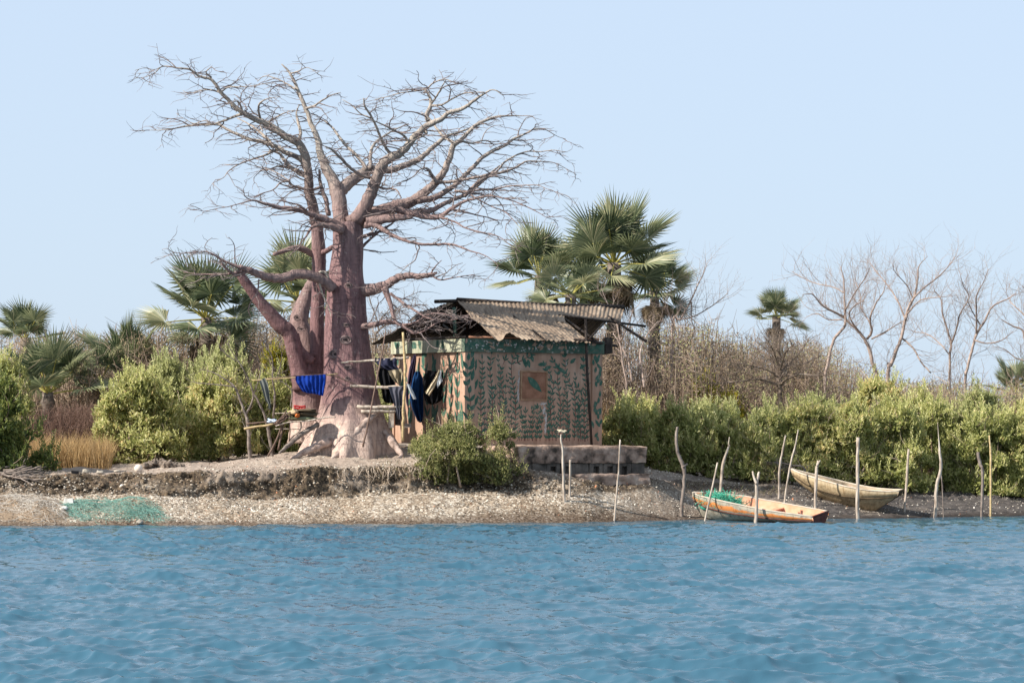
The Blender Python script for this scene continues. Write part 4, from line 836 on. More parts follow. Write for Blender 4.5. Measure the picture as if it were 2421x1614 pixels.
# ------------------------------------------------------------------ stick table beside the tree, with its heap
def build_table():
    D = 66.0; base = ground_hit(*Q(9, 690, 1330)); t = thing('stick_table', 'rough table of lashed sticks standing left of the trunk', 'table', base)
    def bar(name, pts, d, mat, n=6):
        W = np.array([ZP(9, p[0], p[1], d) for p in pts]); R = np.array([p[2] / 6.533 * D / F for p in pts]); w2, r2 = spline(W, R, 4); mb = MB(); mb.tube(w2, r2, n, 0, lump=.1); mb.build(name, [mat], t, base)
    bar('top_pole', [(110, 1003, 18), (300, 968, 16), (460, 950, 18), (560, 925, 12)], D - .25, M_BAMBOO)
    bar('top_pole', [(150, 925, 12), (320, 908, 12), (480, 892, 10)], D + .2, M_DARKSTICK)
    bar('top_pole', [(600, 960, 10), (800, 900, 12), (1080, 880, 12), (1260, 845, 12), (1420, 822, 11), (1530, 825, 7)], D - .3, M_PALEWOOD)
    bar('top_pole', [(590, 765, 9), (700, 760, 9), (800, 755, 9)], D + .4, M_PALEWOOD)
    bar('top_pole', [(800, 870, 14), (1000, 866, 14), (1220, 860, 14)], D + .1, M_DARKSTICK)
    bar('brace', [(590, 1003, 6), (800, 1003, 6), (990, 1010, 6)], D + .2, M_PALEWOOD)
    for p, dd in (([(815, 885, 11), (820, 1040, 11), (808, 1200, 12)], -.25), ([(720, 930, 16), (690, 1060, 16), (640, 1330, 18)], -.1), ([(690, 930, 12), (650, 1080, 14), (560, 1280, 15), (480, 1420, 14)], -.2), ([(990, 880, 12), (985, 1010, 13), (890, 1100, 12), (815, 1180, 12)], .1), ([(1200, 860, 10), (1255, 915, 9)], -.3)):
        bar('leg', p, D + dd, M_DARKSTICK if dd < .05 else M_PALEWOOD)
    # nets and sacks heaped on the table
    cols = [clothmat('heap_brown', (.12, .09, .06)), clothmat('heap_tan', (.42, .32, .2)), clothmat('heap_red', (.40, .03, .03)), clothmat('heap_orange', (.6, .18, .05)), clothmat('heap_olive', (.20, .21, .13)), C_BLACK]
    def lump(name, label, cat, x, y, rx, ry, ci, dd=0, sd=1):
        c = ZP(9, x, y, D + dd); k = 1 / 6.533 * D / F; mb = MB(); mb.ball(c, (rx * k, .22, ry * k), 20, 12, 0, .35, sd)
        tag(mb.build(name, [cols[ci]], None, c), label, cat, 'bundles heaped on the stick table')
    lump('folded_net', 'olive folded net at the bottom of the heap on the stick table', 'net', 1000, 840, 220, 34, 4, 0, 3)
    lump('folded_net', 'dark brown net in the middle of the heap on the stick table', 'net', 1040, 775, 205, 50, 0, .05, 5)
    lump('sack', 'tan sack at the left of the heap on the stick table', 'sack', 880, 745, 75, 52, 1, -.12, 7)
    lump('folded_net', 'brown net layer under the red bag on the stick table', 'net', 1060, 720, 170, 30, 0, 0, 8)
    lump('bag', 'small orange bag tucked in the heap on the stick table', 'bag', 935, 795, 40, 30, 3, -.2, 9)
    c = ZP(9, 970, 690, D - .05); k = 1 / 6.533 * D / F; mb = MB()
    for y in (690, 655): mb.tube([ZP(9, x, y + 6 * math.sin(x / 30), D - .05) for x in np.linspace(880, 1060, 9)], 14 * k, 6)
    for x in (890, 960, 1000, 1050): mb.tube([ZP(9, x, 690, D - .05), ZP(9, x + 12, 650, D - .05)], 10 * k, 5)
    tag(mb.build('red_crate_frame', [cols[2]], None, c), 'small red wire basket on top of the heap on the stick table', 'basket')
    mb = MB(); c = ZP(9, 542, 880, D - .1); mb.ball(c, (68 * k, .14, 30 * k), 18, 12, 0, .6, 4)
    tag(mb.build('plastic_bag', [pmat('pale_blue_plastic', [(.3, (.35, .5, .7)), (.7, (.75, .82, .9))], 12, rough=.4)], None, c, smooth=False), 'crumpled pale blue plastic bag at the left end of the stick table', 'plastic bag')
    mb = MB(); r = np.random.default_rng(3)
    for i in range(26):
        a = np.array([r.uniform(560, 640), 925 + r.normal(0, 8)]); b = np.array([r.uniform(740, 840), 770 + r.normal(0, 30)])
        mb.tube([ZP(9, *(a + (b - a) * q + [0, 18 * math.sin(q * 3)]), D - .2 + r.normal(0, .08)) for q in np.linspace(0, 1, 5)], .011, 4)
    tag(mb.build('reed_bundle', [M_DARKSTICK], None, ZP(9, 700, 850, D)), 'slanting bundle of grey reeds between plastic bag and heap', 'bundle', kind='stuff')
    mb = MB(); p = [(1260, 925, 36), (1120, 1010, 40), (980, 1100, 38), (830, 1225, 34), (720, 1320, 26), (655, 1375, 14)]
    W = np.array([ZP(9, x, y, 66.1 - .12 * i) for i, (x, y, _) in enumerate(p)]); R = np.array([q[2] / 6.533 * D / F for q in p]); w2, r2 = spline(W, R, 5); mb.tube(w2, r2, 10, lump=.12)
    tag(mb.build('fallen_log', [M_TWIG], None, W[-1]), 'dark weathered log leaning against the foot of the big trunk', 'log')
build_table()

# ------------------------------------------------------------------ stakes at the water's edge
ST = [('straight pale grey pole at the water left of the forked brown stake', [(195,178,4),(182,400,5),(163,612,5.5)], M_PALEWOOD, None),
 ('thick crooked brown stake standing between hut platform and orange boat', [(500,110,7),(495,180,8),(505,260,9),(532,320,11),(540,380,10),(527,500,10),(522,585,10)], M_TWIG, [(530,325,6),(552,308,5)]),
 ('thin stick leaning over the bow of the orange boat', [(715,300,4),(685,440,5),(648,605,5)], M_PALEWOOD, None),
 ('leaning grey stake behind the bow of the orange boat', [(778,205,5),(745,310,8),(730,460,8)], M_PALEWOOD, [(772,215,3),(778,165,2)]),
 ('Y forked stake in front of the orange boat', [(937,350,7),(924,415,9),(925,500,9),(920,610,9)], M_PALEWOOD, [(924,415,8),(910,380,6),(902,348,5)]),
 ('slim bent stake left of the brown boat bow', [(1078,155,4),(1062,240,5),(1046,330,6),(1043,490,6)], M_PALEWOOD, None),
 ('tall slanted pale stick just left of the brown boat bow', [(1146,125,3),(1130,210,4),(1100,330,5),(1070,528,5)], M_PALEWOOD, None),
 ('grey stake with a notched head in front of the brown boat bow', [(1252,292,6),(1245,330,8),(1240,400,8),(1237,560,8)], M_PALEWOOD, [(1246,318,5),(1262,290,4)]),
 ('stout whitish post in front of the middle of the brown boat', [(1465,168,9),(1463,300,9),(1463,600,10)], M_PALEWOOD, None),
 ('thin slanted stick behind the whitish post', [(1503,165,3),(1478,270,4),(1445,405,5)], M_TWIG, None),
 ('grey post beside the stern of the brown boat', [(1735,228,6),(1724,420,7),(1712,560,7)], M_PALEWOOD, None),
 ('tall wavy stake with a whip thin top right of the brown boat', [(1890,85,1.5),(1898,190,3),(1902,245,7),(1908,330,8),(1886,420,9),(1880,520,9),(1876,600,9)], M_PALEWOOD, None),
 ('short thin stick right beside the tall wavy stake', [(1906,330,2.5),(1914,420,3),(1922,592,3.5)], M_TWIG, None),
 ('brown topped post second from the right edge', [(2105,245,8),(2118,310,9),(2130,360,8),(2125,600,8)], M_TWIG, None),
 ('orange brown post nearest the right edge', [(2166,155,4),(2174,250,6),(2174,380,6),(2173,592,6)], M_BAMBOO, None)]
def build_stakes():
    for lab, pts, mat, fork in ST:
        b = ground_hit(*Q(8, pts[-1][0], pts[-1][1]))
        if 'orange boat' in lab and ('over the bow' in lab or 'Y forked' in lab): b = P(*Q(8, pts[-1][0], pts[-1][1]), 64.9 if 'over' in lab else 64.1)
        d = b[1]; s = 1 / ZO[8][2] * d / F
        def tub(mb, pp):
            lean = np.linspace(.12, 0, len(pp)); W = np.array([ZP(8, p[0], p[1], d + lean[i]) for i, p in enumerate(pp)]); R = np.array([p[2] * s for p in pp])
            if pp is pts: W = np.r_[W, [W[-1] + [0, 0, -.25]]]; R = np.r_[R, R[-1]]
            w2, r2 = spline(W, R, 5); r = np.random.default_rng(int(pp[0][0])); w2[:-5] += r.normal(0, .12, w2[:-5].shape) * r2[:-5, None]; mb.tube(w2, r2, 8, 0, lump=.09)
        mb = MB(); tub(mb, pts)
        if fork: tub(mb, fork[::-1])
        tag(mb.build('mooring_stake', [mat], None, b), lab, 'stake', 'mooring stakes along the shore')
    for lab, pts in (('knobbly grey stake topped with a scrap of cloth before the concrete platform', [(1462,1085,4),(1462,1130,7),(1475,1200,8),(1478,1350,9),(1490,1585,10)]), ('short grey stake right of the knobbly stake before the platform', [(1530,1275,8),(1530,1400,8),(1526,1540,8)])):
        b = ground_hit(*Q(4, pts[-1][0], pts[-1][1])); d = b[1]; s = 1 / ZO[4][2] * d / F
        W = np.array([ZP(4, p[0], p[1], d) for p in pts]); W[-1, 2] -= .15; w2, r2 = spline(W, np.array([p[2] * s for p in pts]), 5); mb = MB(); mb.tube(w2, r2, 8, 0, lump=.12)
        tag(mb.build('mooring_stake', [M_PALEWOOD], None, b), lab, 'stake', 'mooring stakes along the shore')
    d = ground_hit(*Q(4, 1490, 1585))[1]; mb = MB()
    mb.ball(ZP(4, 1466, 1062, d), (.09, .04, .035), 10, 8, 0, .7, 3)
    tag(mb.build('cloth_scrap', [C_CREAM], None, ZP(4, 1466, 1062, d), smooth=False), 'pale scrap of cloth on top of the knobbly stake', 'cloth scrap')
build_stakes()

# ------------------------------------------------------------------ boats
def paint(name, top, low, worn, zc, width, noise_s=3):
    """worn boat paint: bands by height above the keel, broken by a noise"""
    m, n, l, b = nodes(name); a = n.new('ShaderNodeAttribute'); a.attribute_name = 'rnd'; v = coord(n, l)
    t = noise(n, l, noise_s, 8, coord(n, l, (1, 1, 2)), .7); t2 = noise(n, l, 11, 8, v, .7)
    base = ramp(n, l, t2.outputs[0], [(.32, tuple(np.array(low) * .5)), (.5, low), (.72, tuple(np.minimum(np.array(low) * 1.25, .8)))])
    d = n.new('ShaderNodeMath'); d.operation = 'SUBTRACT'; l.new(a.outputs['Fac'], d.inputs[0]); d.inputs[1].default_value = zc
    ab = n.new('ShaderNodeMath'); ab.operation = 'ABSOLUTE'; l.new(d.outputs[0], ab.inputs[0])
    ad = n.new('ShaderNodeMath'); ad.operation = 'MULTIPLY_ADD'; l.new(t.outputs[0], ad.inputs[0]); ad.inputs[1].default_value = worn; l.new(ab.outputs[0], ad.inputs[2])
    k = ramp(n, l, ad.outputs[0], [(width + worn * .5 - .01, (1, 1, 1)), (width + worn * .5 + .01, (0, 0, 0))])
    c = mixc(n, l, k.outputs[0], base.outputs[0], top)
    st = noise(n, l, 3, 6, coord(n, l, (4, 4, .7)), .7); sk = ramp(n, l, st.outputs[0], [(.33, (.5, .42, .35)), (.5, (1, 1, 1))]); c = mixc(n, l, .85, c, sk.outputs[0], 'MULTIPLY')
    l.new(c, b.inputs['Base Color']); b.inputs['Roughness'].default_value = .75; b.inputs['Specular IOR Level'].default_value = .2
    t4 = noise(n, l, 18, 6, v, .7); bump(n, l, b, t4.outputs[0], .4, .012); return m
def hull(name, label, origin, ax, up, st, mats, inner, n=48, rail=.022):
    """st rows: t, gunwale(x, half width, z), chine(x, half width, z), keel(x, half width, z) in boat coordinates (x from bow aft)"""
    ax = np.array(ax, float); ax /= np.linalg.norm(ax); pr = np.cross(np.array([0, 0, 1.]), ax); pr /= np.linalg.norm(pr); zz = np.cross(ax, pr); roll = up or 0; pr, zz = pr * math.cos(roll) + zz * math.sin(roll), zz * math.cos(roll) - pr * math.sin(roll)
    to = lambda v: origin + v[..., 0:1] * ax + v[..., 1:2] * pr + v[..., 2:3] * zz
    st = np.array(st, float); T = np.linspace(0, 1, n); S = np.stack([np.interp(T, st[:, 0], st[:, k]) for k in range(1, 10)], 1)
    for _ in range(3): S[1:-1] = (S[:-2] + 2 * S[1:-1] + S[2:]) / 4
    g, c, k = S[:, 0:3], S[:, 3:6], S[:, 6:9]
    sg = lambda q, s: q * [1, s, 1]
    t = thing(name, label, 'boat', origin); mb = MB()
    for s in (1, -1):
        fl = s < 0
        rows, at = [], []
        for a, b, m_, v0, v1 in ((g, c, 7, 1.0, .5), (c, k, 6, .5, 0.0)):
            f_ = np.linspace(0, 1, m_)
            for i, q in enumerate(f_):
                if v0 == .5 and i == 0: continue
                rows.append(to(sg(a * (1 - q) + b * q, s) + np.array([0, s * .03 * math.sin(math.pi * q), 0]))); at.append(np.full(n, v0 + (v1 - v0) * q))
        mb.grid(np.array(rows), 0, np.array(at), flip=fl)
    mb.grid(np.array([to(sg(k, 1)), to(sg(k, -1))]), 0, np.zeros((2, n)))
    for e, fl in ((0, False), (-1, True)):
        q = np.array([to(sg(a[e], s)) for a, s in ((g, 1), (c, 1), (k, 1), (k, -1), (c, -1), (g, -1))]); mb.add(q, np.arange(6)[None] if fl else np.arange(6)[::-1][None], 1, [1, .5, 0, 0, .5, 1])
    mb.build('hull', [mats[0], mats[2]], t, origin)
    mb = MB(); ins = np.array([1, 0, 1.])
    for s in (1, -1):                                       # planked inside, set in by the thickness of the wood
        gi = g * [1, .97, 1] - [0, .03, 0]; gi[:, 1] = np.maximum(gi[:, 1], .01); ci = c * [1, .93, 1] - [0, .03, 0]; ci[:, 1] = np.maximum(ci[:, 1], .008); ki = k * [1, .9, 1] + [0, 0, .05]
        gi[:, 0] = np.clip(gi[:, 0], .04, g[-1, 0] - .04); ci[:, 0] = np.clip(ci[:, 0], .06, c[-1, 0] - .05)
        mb.grid(np.array([to(sg(gi, s)), to(sg(ci, s)), to(sg(ki, s))]), 0, flip=(s > 0))
        mb2 = [to(sg(gi[e], s)) for e in (0, -1)]
    kk = k * [1, .9, 1] + [0, 0, .05]; mb.grid(np.array([to(sg(kk, 1)), to(sg(kk, -1))]), 0)
    mb.build('inner_planking', [inner], t, origin)
    for s in (1, -1):
        mb = MB(); mb.tube(to(sg(g * [1, 1, 1] + [0, -.01, .005], s)), rail, 6, 0); mb.build('gunwale', [mats[1]], t, origin)
        mb = MB(); mb.tube(to(sg(c + [0, .012, 0], s)), .016, 5, 0); mb.build('rubbing_strake', [mats[2]], t, origin)
    mb = MB(); e = g[-1]; q = np.array([[e[0], -e[1], e[2]], [e[0], e[1], e[2]]]); mb.tube(to(q + [0, 0, .005]), rail * 1.1, 6, 0); mb.build('transom_cap', [mats[2]], t, origin)
    for f_ in (.30, .62):
        i = int(f_ * n); mb = MB(); wd = g[i, 1] * .96; a = to(np.array([[g[i, 0] - .09, -wd, g[i, 2] - .12], [g[i, 0] + .09, -wd, g[i, 2] - .12], [g[i, 0] + .09, wd, g[i, 2] - .12], [g[i, 0] - .09, wd, g[i, 2] - .12]]))
        b = a + [0, 0, .03]; mb.add(np.r_[a, b], np.array([[3, 2, 1, 0], [4, 5, 6, 7], [0, 1, 5, 4], [1, 2, 6, 5], [2, 3, 7, 6], [3, 0, 4, 7]])); mb.build('thwart', [inner], t, origin, smooth=False)
    return t, to, g
M_HULLB = paint('bare_tan_hull', (.50, .40, .26), (.44, .335, .2), .5, .95, .12)
M_RAILB = pmat('pale_gunwale_paint', [(.3, (.4, .33, .25)), (.55, (.58, .5, .4)), (.72, (.62, .4, .32))], 4)
M_STRK = pmat('tarred_strake', [(.3, (.05, .035, .02)), (.7, (.14, .1, .06))], 6)
M_INB = pmat('old_boat_planks', [(.3, (.2, .15, .1)), (.55, (.42, .33, .23)), (.75, (.5, .3, .24))], 4, (1, 1, 3))
kb = ground_hit(*Q(10, 1830, 497)); ang = math.radians(20)
axb = np.array([math.cos(ang), -math.sin(ang), -.035]); bo = kb - 2.12 * axb + [0, 0, -.02]
hull('wooden_boat', 'bare tan wooden boat drawn up on the dark mud', bo, axb, .04,
     [(0, 0, .05, .93, .05, .045, .80, .16, .02, .64), (.12, .3, .22, .85, .38, .17, .62, .42, .03, .46), (.3, .8, .38, .74, .8, .30, .47, .8, .05, .25), (.55, 1.5, .45, .60, 1.4, .38, .36, 1.35, .07, .08), (.75, 2.05, .42, .535, 1.95, .35, .33, 1.8, .07, .0), (.9, 2.5, .33, .53, 2.45, .28, .37, 2.05, .06, .0), (1, 2.78, .26, .55, 2.72, .22, .42, 2.14, .04, .01)],
     (M_HULLB, M_RAILB, M_STRK), M_INB)
M_HULLO = paint('worn_white_orange_hull', (.62, .23, .07), (.34, .31, .245), .62, .70, .10, 2.2)
M_RAILO = pmat('white_gunwale_paint', [(.3, (.30, .26, .21)), (.5, (.42, .38, .32)), (.7, (.52, .33, .2))], 5)
M_INO = pmat('salmon_inner_paint', [(.3, (.45, .2, .12)), (.55, (.6, .3, .19)), (.8, (.66, .4, .28))], 4)
M_TRAN = pmat('wet_dark_transom', [(.3, (.05, .02, .015)), (.7, (.15, .06, .045))], 6)
bb = ground_hit(*Q(10, 262, 566)); sx = P(*Q(10, 1292, 580), 65.0)[0]
ang = math.radians(33); axo = np.array([math.cos(ang), -math.sin(ang), 0.0]); oo = bb - .28 * axo; Lb = (sx - oo[0]) / (axo[0]) 
sd_ = 65.2; axo[2] = ((CAMH - (1080 + 580 / 3.92 - 966) / F * (oo[1] - Lb * math.sin(ang))) - .0 - bb[2]) / Lb
t_o, to_o, g_o = hull('wooden_boat', 'worn white and orange boat half sunk at the water edge with a green net inside', oo, axo, .13,
     [(0, 0, .03, .60, .03, .03, .42, .2, .02, .05), (.12, .3, .25, .56, .36, .19, .3, .42, .05, .0), (.35, .95 * Lb / 2.8, .46, .46, .95 * Lb / 2.8, .40, .2, .95, .16, -.02), (.65, .66 * Lb, .50, .29, .66 * Lb, .45, .1, .66 * Lb, .2, -.05), (1, Lb, .40, .15, Lb, .37, .04, Lb, .2, -.08)],
     (M_HULLO, M_RAILO, M_TRAN), M_INO)

# ------------------------------------------------------------------ nets, floats and small things on the beach
def netmat(name, c, hole):
    m, n, l, b = nodes(name); b.inputs['Base Color'].default_value = (*c, 1); b.inputs['Roughness'].default_value = .7
    t = noise(n, l, 30, 4, coord(n, l), .7); r = ramp(n, l, t.outputs[0], [(hole - .03, (0, 0, 0)), (hole + .03, (1, 1, 1))]); l.new(r.outputs[0], b.inputs['Alpha']); return m
def net(name, label, cs, mat, n=900, th=.006, tan=None):
    """a heap of netting: mounds of tangled strands; cs = (centre, rx, ry, rz)"""
    r = np.random.default_rng(len(label)); mb = MB()
    for c, rx, ry, rz in cs:
        k = 26; th_ = np.linspace(0, 2 * math.pi, k); rr = np.linspace(0, 1, 9)
        q = np.stack([rr[:, None] * np.cos(th_), rr[:, None] * np.sin(th_)], -1); X = c[0] + rx * q[..., 0]; Y = c[1] + ry * q[..., 1]
        Z = terrain(X, Y) + .006 + rz * (1 - rr[:, None] ** 2) * (.75 + .5 * fbm(X * 4, Y * 4, 0, 5, 3)); mb.grid(np.stack([X, Y, Z], -1), 0, flip=True)
        for i in range(n // len(cs)):
            a = r.uniform(0, 6.28); q = math.sqrt(r.uniform()); x, y = c[0] + rx * q * math.cos(a), c[1] + ry * q * math.sin(a); d = r.uniform(0, 6.28); pts = []
            for s in range(5):
                qq = math.hypot((x - c[0]) / rx, (y - c[1]) / ry); pts.append([x, y, gz(x, y) + .012 + max(0, rz * (1 - qq ** 2)) * r.uniform(.8, 1.25)]); d += r.normal(0, .7); x += .09 * math.cos(d); y += .09 * math.sin(d)
            mb.tube(pts, th, 3, 1, cap=False)
    return tag(mb.build(name, mat, None, cs[0][0]), label, 'fishing net')
def at6(x, y): return ground_hit(*Q(6, x, y))
NG = [netmat('green_net_fill', (.08, .22, .17), .60), pmat('green_net_cord', [(.3, (.10, .24, .20)), (.7, (.26, .44, .38))], 9, bstr=0)]
NB = [netmat('beige_net_fill', (.26, .185, .12), .47), pmat('beige_net_cord', [(.3, (.42, .38, .33)), (.7, (.66, .62, .56))], 9, bstr=0)]
net('fishing_net', 'green fishing net spread on the beach at the waterline', [(at6(640, 1420), .9, .8, .10), (at6(820, 1415), .62, .75, .16), (at6(930, 1450), .40, .45, .07), (at6(520, 1430), .4, .7, .06)], NG, 620, .0035)
net('fishing_net', 'beige fishing net heaped on the beach left of the green net', [(at6(60, 1410), 1.0, 1.0, .14), (at6(240, 1430), .75, .8, .16), (at6(160, 1380), .9, .6, .12)], NB, 520, .0035)
c = to_o(np.array([[.55, .02, .34]]))[0]
def boatnet():
    r = np.random.default_rng(8); mb = MB()
    for i in range(420):
        p = np.array([r.uniform(.25, 1.25), 0, 0]); q = (p[0] - .72) / .55; w_ = min(.34 * (1 - q * q * .4), .72 * float(np.interp(p[0], g_o[:, 0], g_o[:, 1]))); p[1] = r.uniform(-w_, w_); p[2] = .30 + .24 * max(0, 1 - q * q) * (1 - (p[1] / .45) ** 2) + .12 * (.7 - p[0]) + r.normal(0, .02)
        d = r.normal(size=3) * [1, 1, .35]; d /= np.linalg.norm(d); pts = [p]
        for s in range(4): d = d + r.normal(0, .4, 3) * [1, 1, .4]; d /= np.linalg.norm(d); pts.append(pts[-1] + d * .06)
        mb.tube(to_o(np.array(pts)), .006, 3, 0, cap=False)
    for x in (.45, .7, .95):
        mb.ball(to_o(np.array([[x, 0, .30]]))[0], (.24, .17, .2 * (1.25 - x)), 14, 8, 1, .4, int(x * 10))
    tag(mb.build('fishing_net', [pmat('turquoise_net_cord', [(.3, (.03, .30, .2)), (.7, (.12, .5, .36))], 9, bstr=0), pmat('turquoise_net_core', [(.3, (.02, .17, .12)), (.7, (.05, .3, .21))], 20, bstr=0)], None, c), 'turquoise net piled in the bow of the orange boat', 'fishing net')
boatnet()
def pebble(name, label, cat, z, x, y, rx, ry, mat, sd, lump=.3, smooth=True, group=None, box=False):
    b = ground_hit(*Q(z, x, y + ry)); k = b[1] / F / ZO[z][2]; mb = MB(); c = b + [0, 0, ry * k * .9]
    if box: mb.box(c - [rx * k, rx * k, ry * k], c + [rx * k, rx * k * .9, ry * k], None, 0, jit=.012)
    else: mb.ball(c, (rx * k, rx * k * .9, ry * k), 18, 12, 0, lump, sd)
    tag(mb.build(name, [mat], None, b, smooth=smooth), label, cat, group)
M_STONE = pmat('beach_stone', [(.3, (.2, .17, .14)), (.6, (.4, .36, .3)), (.8, (.52, .48, .42))], 8)
M_FOAM = pmat('white_foam', [(.3, (.5, .47, .42)), (.6, (.74, .72, .68))], 10)
M_BUOY = pmat('chalky_buoy', [(.3, (.55, .44, .36)), (.6, (.7, .62, .54))], 4)
pebble('buoy', 'round pinkish white buoy lying on the bank', 'buoy', 6, 885, 1152, 27, 27, M_BUOY, 1, .02)
pebble('plastic_tub', 'small black tub on the bank below the dry grass', 'tub', 6, 480, 1181, 21, 12, C_BLACK, 2, box=True, smooth=False)
gp = 'stones on the bank'
pebble('stone', 'grey stone on the bank right of the black tub', 'stone', 6, 548, 1172, 22, 16, M_STONE, 3, group=gp)
pebble('stone', 'flat grey stone between the tub and the buoy', 'stone', 6, 640, 1178, 26, 12, M_STONE, 4, group=gp)
pebble('stone', 'tan stone left of the round buoy', 'stone', 6, 750, 1172, 22, 12, M_STONE, 5, group=gp)
pebble('stone', 'white stone halfway down the bank below the buoy', 'stone', 6, 782, 1265, 12, 11, M_FOAM, 6, group=gp)
pebble('stone', 'squarish pale stone at the water below the green net', 'stone', 6, 895, 1494, 22, 17, M_STONE, 7, .2, group=gp)
gp = 'white floats between the nets'
pebble('foam_float', 'upper white foam block between the beige and green nets', 'float', 6, 440, 1362, 30, 19, M_FOAM, 8, .25, box=True, smooth=False, group=gp)
pebble('foam_float', 'lower white foam block between the beige and green nets', 'float', 6, 405, 1410, 30, 15, M_FOAM, 9, .3, group=gp)
def clods():
    r = np.random.default_rng(6); mb = MB()
    for i in range(120):
        q = r.uniform(); x = 930 + 240 * q; y = 1150 - r.uniform(0, 38) * math.sin(math.pi * min(1, q + .15)); b = ground_hit(*Q(6, x, 1152 - 14 * q)); s = r.uniform(.03, .075)
        mb.ball(b + [r.normal(0, .03), r.normal(0, .12), max(0, (1150 - y)) / 2.704 * b[1] / F], s, 8, 6, 0, .5, i)
    tag(mb.build('soil_clods', [pmat('clod_soil', [(.3, (.09, .07, .055)), (.7, (.26, .21, .17))], 9)], None, at6(1050, 1140), smooth=False), 'ridge of dug grey soil clods right of the round buoy', 'soil', kind='stuff')
clods()
def rubble():
    r = np.random.default_rng(16); mb = MB()
    for i in range(1700):
        u = r.uniform(-40, 1330); (d0, d1, d2, d3), zz, _, _ = columns(np.array(u)); d = float(d1) - .25 + r.beta(1.6, 2) * (float(d2 - d1) + .5); x = (u - U0) / F * d; s = .012 + .035 * r.beta(1.2, 4)
        mb.ball([x, d - .03, gz(x, d) + r.uniform(-.01, .02)], (s, s * .9, s * .7), 6, 4, 0, .5, i, r.uniform())
    tag(mb.build('bank_rubble', [leafmat('rubble', [(0, (.04, .032, .026)), (.45, (.13, .10, .075)), (.75, (.33, .26, .19)), (1, (.62, .56, .47))], 0, .9, .1)], None, smooth=False), 'small clods, shells and stones crumbling from the cut bank', 'rubble', kind='stuff')
rubble()
def driftwood():
    r = np.random.default_rng(9); mb = MB()
    for i in range(46):
        b = at6(r.uniform(-40, 150), r.uniform(1185, 1235)); a = r.normal(0, .35); L = r.uniform(.25, .8); d = np.array([math.cos(a), .4 * r.normal(), .12 * r.normal()])
        q, _ = wander(b + [0, 0, .03 + r.uniform(0, .1)], d, L, 5, r, .18); mb.tube(q, np.linspace(.016, .007, 6) * r.uniform(.7, 1.6), 5)
    tag(mb.build('driftwood_pile', [M_TWIG], None, at6(60, 1210)), 'low pile of driftwood sticks at the left edge of the bank', 'driftwood', kind='stuff')
    mb = MB()
    for i in range(90):                                     # roots hanging out of the cut bank
        u = r.choice([r.uniform(800, 960), r.uniform(960, 1120)]); v = 1108 + r.uniform(-3, 10); b = ground_hit(u, v) + [0, -.12, .02]
        q, _ = wander(b, np.array([r.normal(0, .5), -.5, -1.]), r.uniform(.15, .42), 6, r, .3, -.06); mb.tube(q, np.linspace(.010, .004, 7) * r.uniform(.6, 1.7), 4)
    tag(mb.build('hanging_roots', [pmat('pale_root', [(.3, (.2, .15, .11)), (.7, (.42, .35, .28))], 9)], None, ground_hit(900, 1110)), 'bare roots hanging from the undercut bank below the tree', 'roots', kind='stuff')
driftwood()

# ------------------------------------------------------------------ vegetation
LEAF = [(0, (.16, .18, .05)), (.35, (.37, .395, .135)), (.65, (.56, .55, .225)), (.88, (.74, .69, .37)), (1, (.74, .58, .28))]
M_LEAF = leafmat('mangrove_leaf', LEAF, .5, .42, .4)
M_LEAFD = leafmat('dark_mangrove_leaf', [(0, (.04, .06, .016)), (.5, (.15, .19, .05)), (.85, (.33, .35, .10)), (1, (.5, .45, .17))], .4, .45, .35)
M_LEAFS = leafmat('small_bank_leaf', [(0, (.05, .055, .02)), (.5, (.23, .245, .085)), (.85, (.44, .43, .18)), (1, (.48, .40, .20))], .4, .5, .3)
M_LEAFG = leafmat('grey_green_leaf', [(0, (.18, .20, .08)), (.5, (.43, .45, .20)), (1, (.66, .64, .34))], .5, .5, .3)
M_YEL = leafmat('yellow_blossom_leaf', [(0, (.09, .11, .02)), (.45, (.2, .2, .02)), (1, (.5, .36, .02))], .3, .6, .2)
M_DRYLEAF = leafmat('dry_leaf', [(0, (.15, .105, .065)), (.4, (.28, .21, .135)), (.75, (.36, .30, .175)), (1, (.31, .33, .14))], .2, .8, .1)
M_GREY = leafmat('dry_twig', [(0, (.14, .10, .072)), (.5, (.29, .215, .16)), (1, (.45, .355, .28))], 0, .85, .1)
M_RED = leafmat('reddish_dry_stem', [(0, (.10, .06, .045)), (.5, (.19, .115, .09)), (1, (.30, .2, .16))], .1, .85, .1)
M_GRASS = leafmat('dry_grass_blade', [(0, (.24, .155, .07)), (.5, (.46, .31, .145)), (1, (.62, .45, .25))], .3, .8, .1)

SUNA = np.array(sunv)
def leaves(mb, c, d, L, W, r, mat=0, a=None, fold=.25):
    """many leaves at once: centre c, pointing along d, length L, width W, each a folded diamond"""
    n = len(c); d = d / (np.linalg.norm(d, axis=1)[:, None] + 1e-9)
    s = np.cross(d, r.normal(size=(n, 3)) * .5 + SUNA); s /= np.linalg.norm(s, axis=1)[:, None] + 1e-9
    nn = np.cross(d, s); L = np.broadcast_to(L, (n,))[:, None]; W = np.broadcast_to(W, (n,))[:, None]
    b = c - d * L * .5; t = c + d * L * .5; m = c + d * L * .05
    v = np.stack([b, m + s * W * .5 + nn * W * fold, t - nn * W * fold * .5, m - s * W * .5 + nn * W * fold], 1).reshape(-1, 3)
    i = np.arange(n)[:, None] * 4; f = np.concatenate([i + np.array([[0, 1, 2]]), i + np.array([[0, 2, 3]])])
    mb.add(v, f, mat, np.repeat(r.uniform(size=n) if a is None else a, 4))
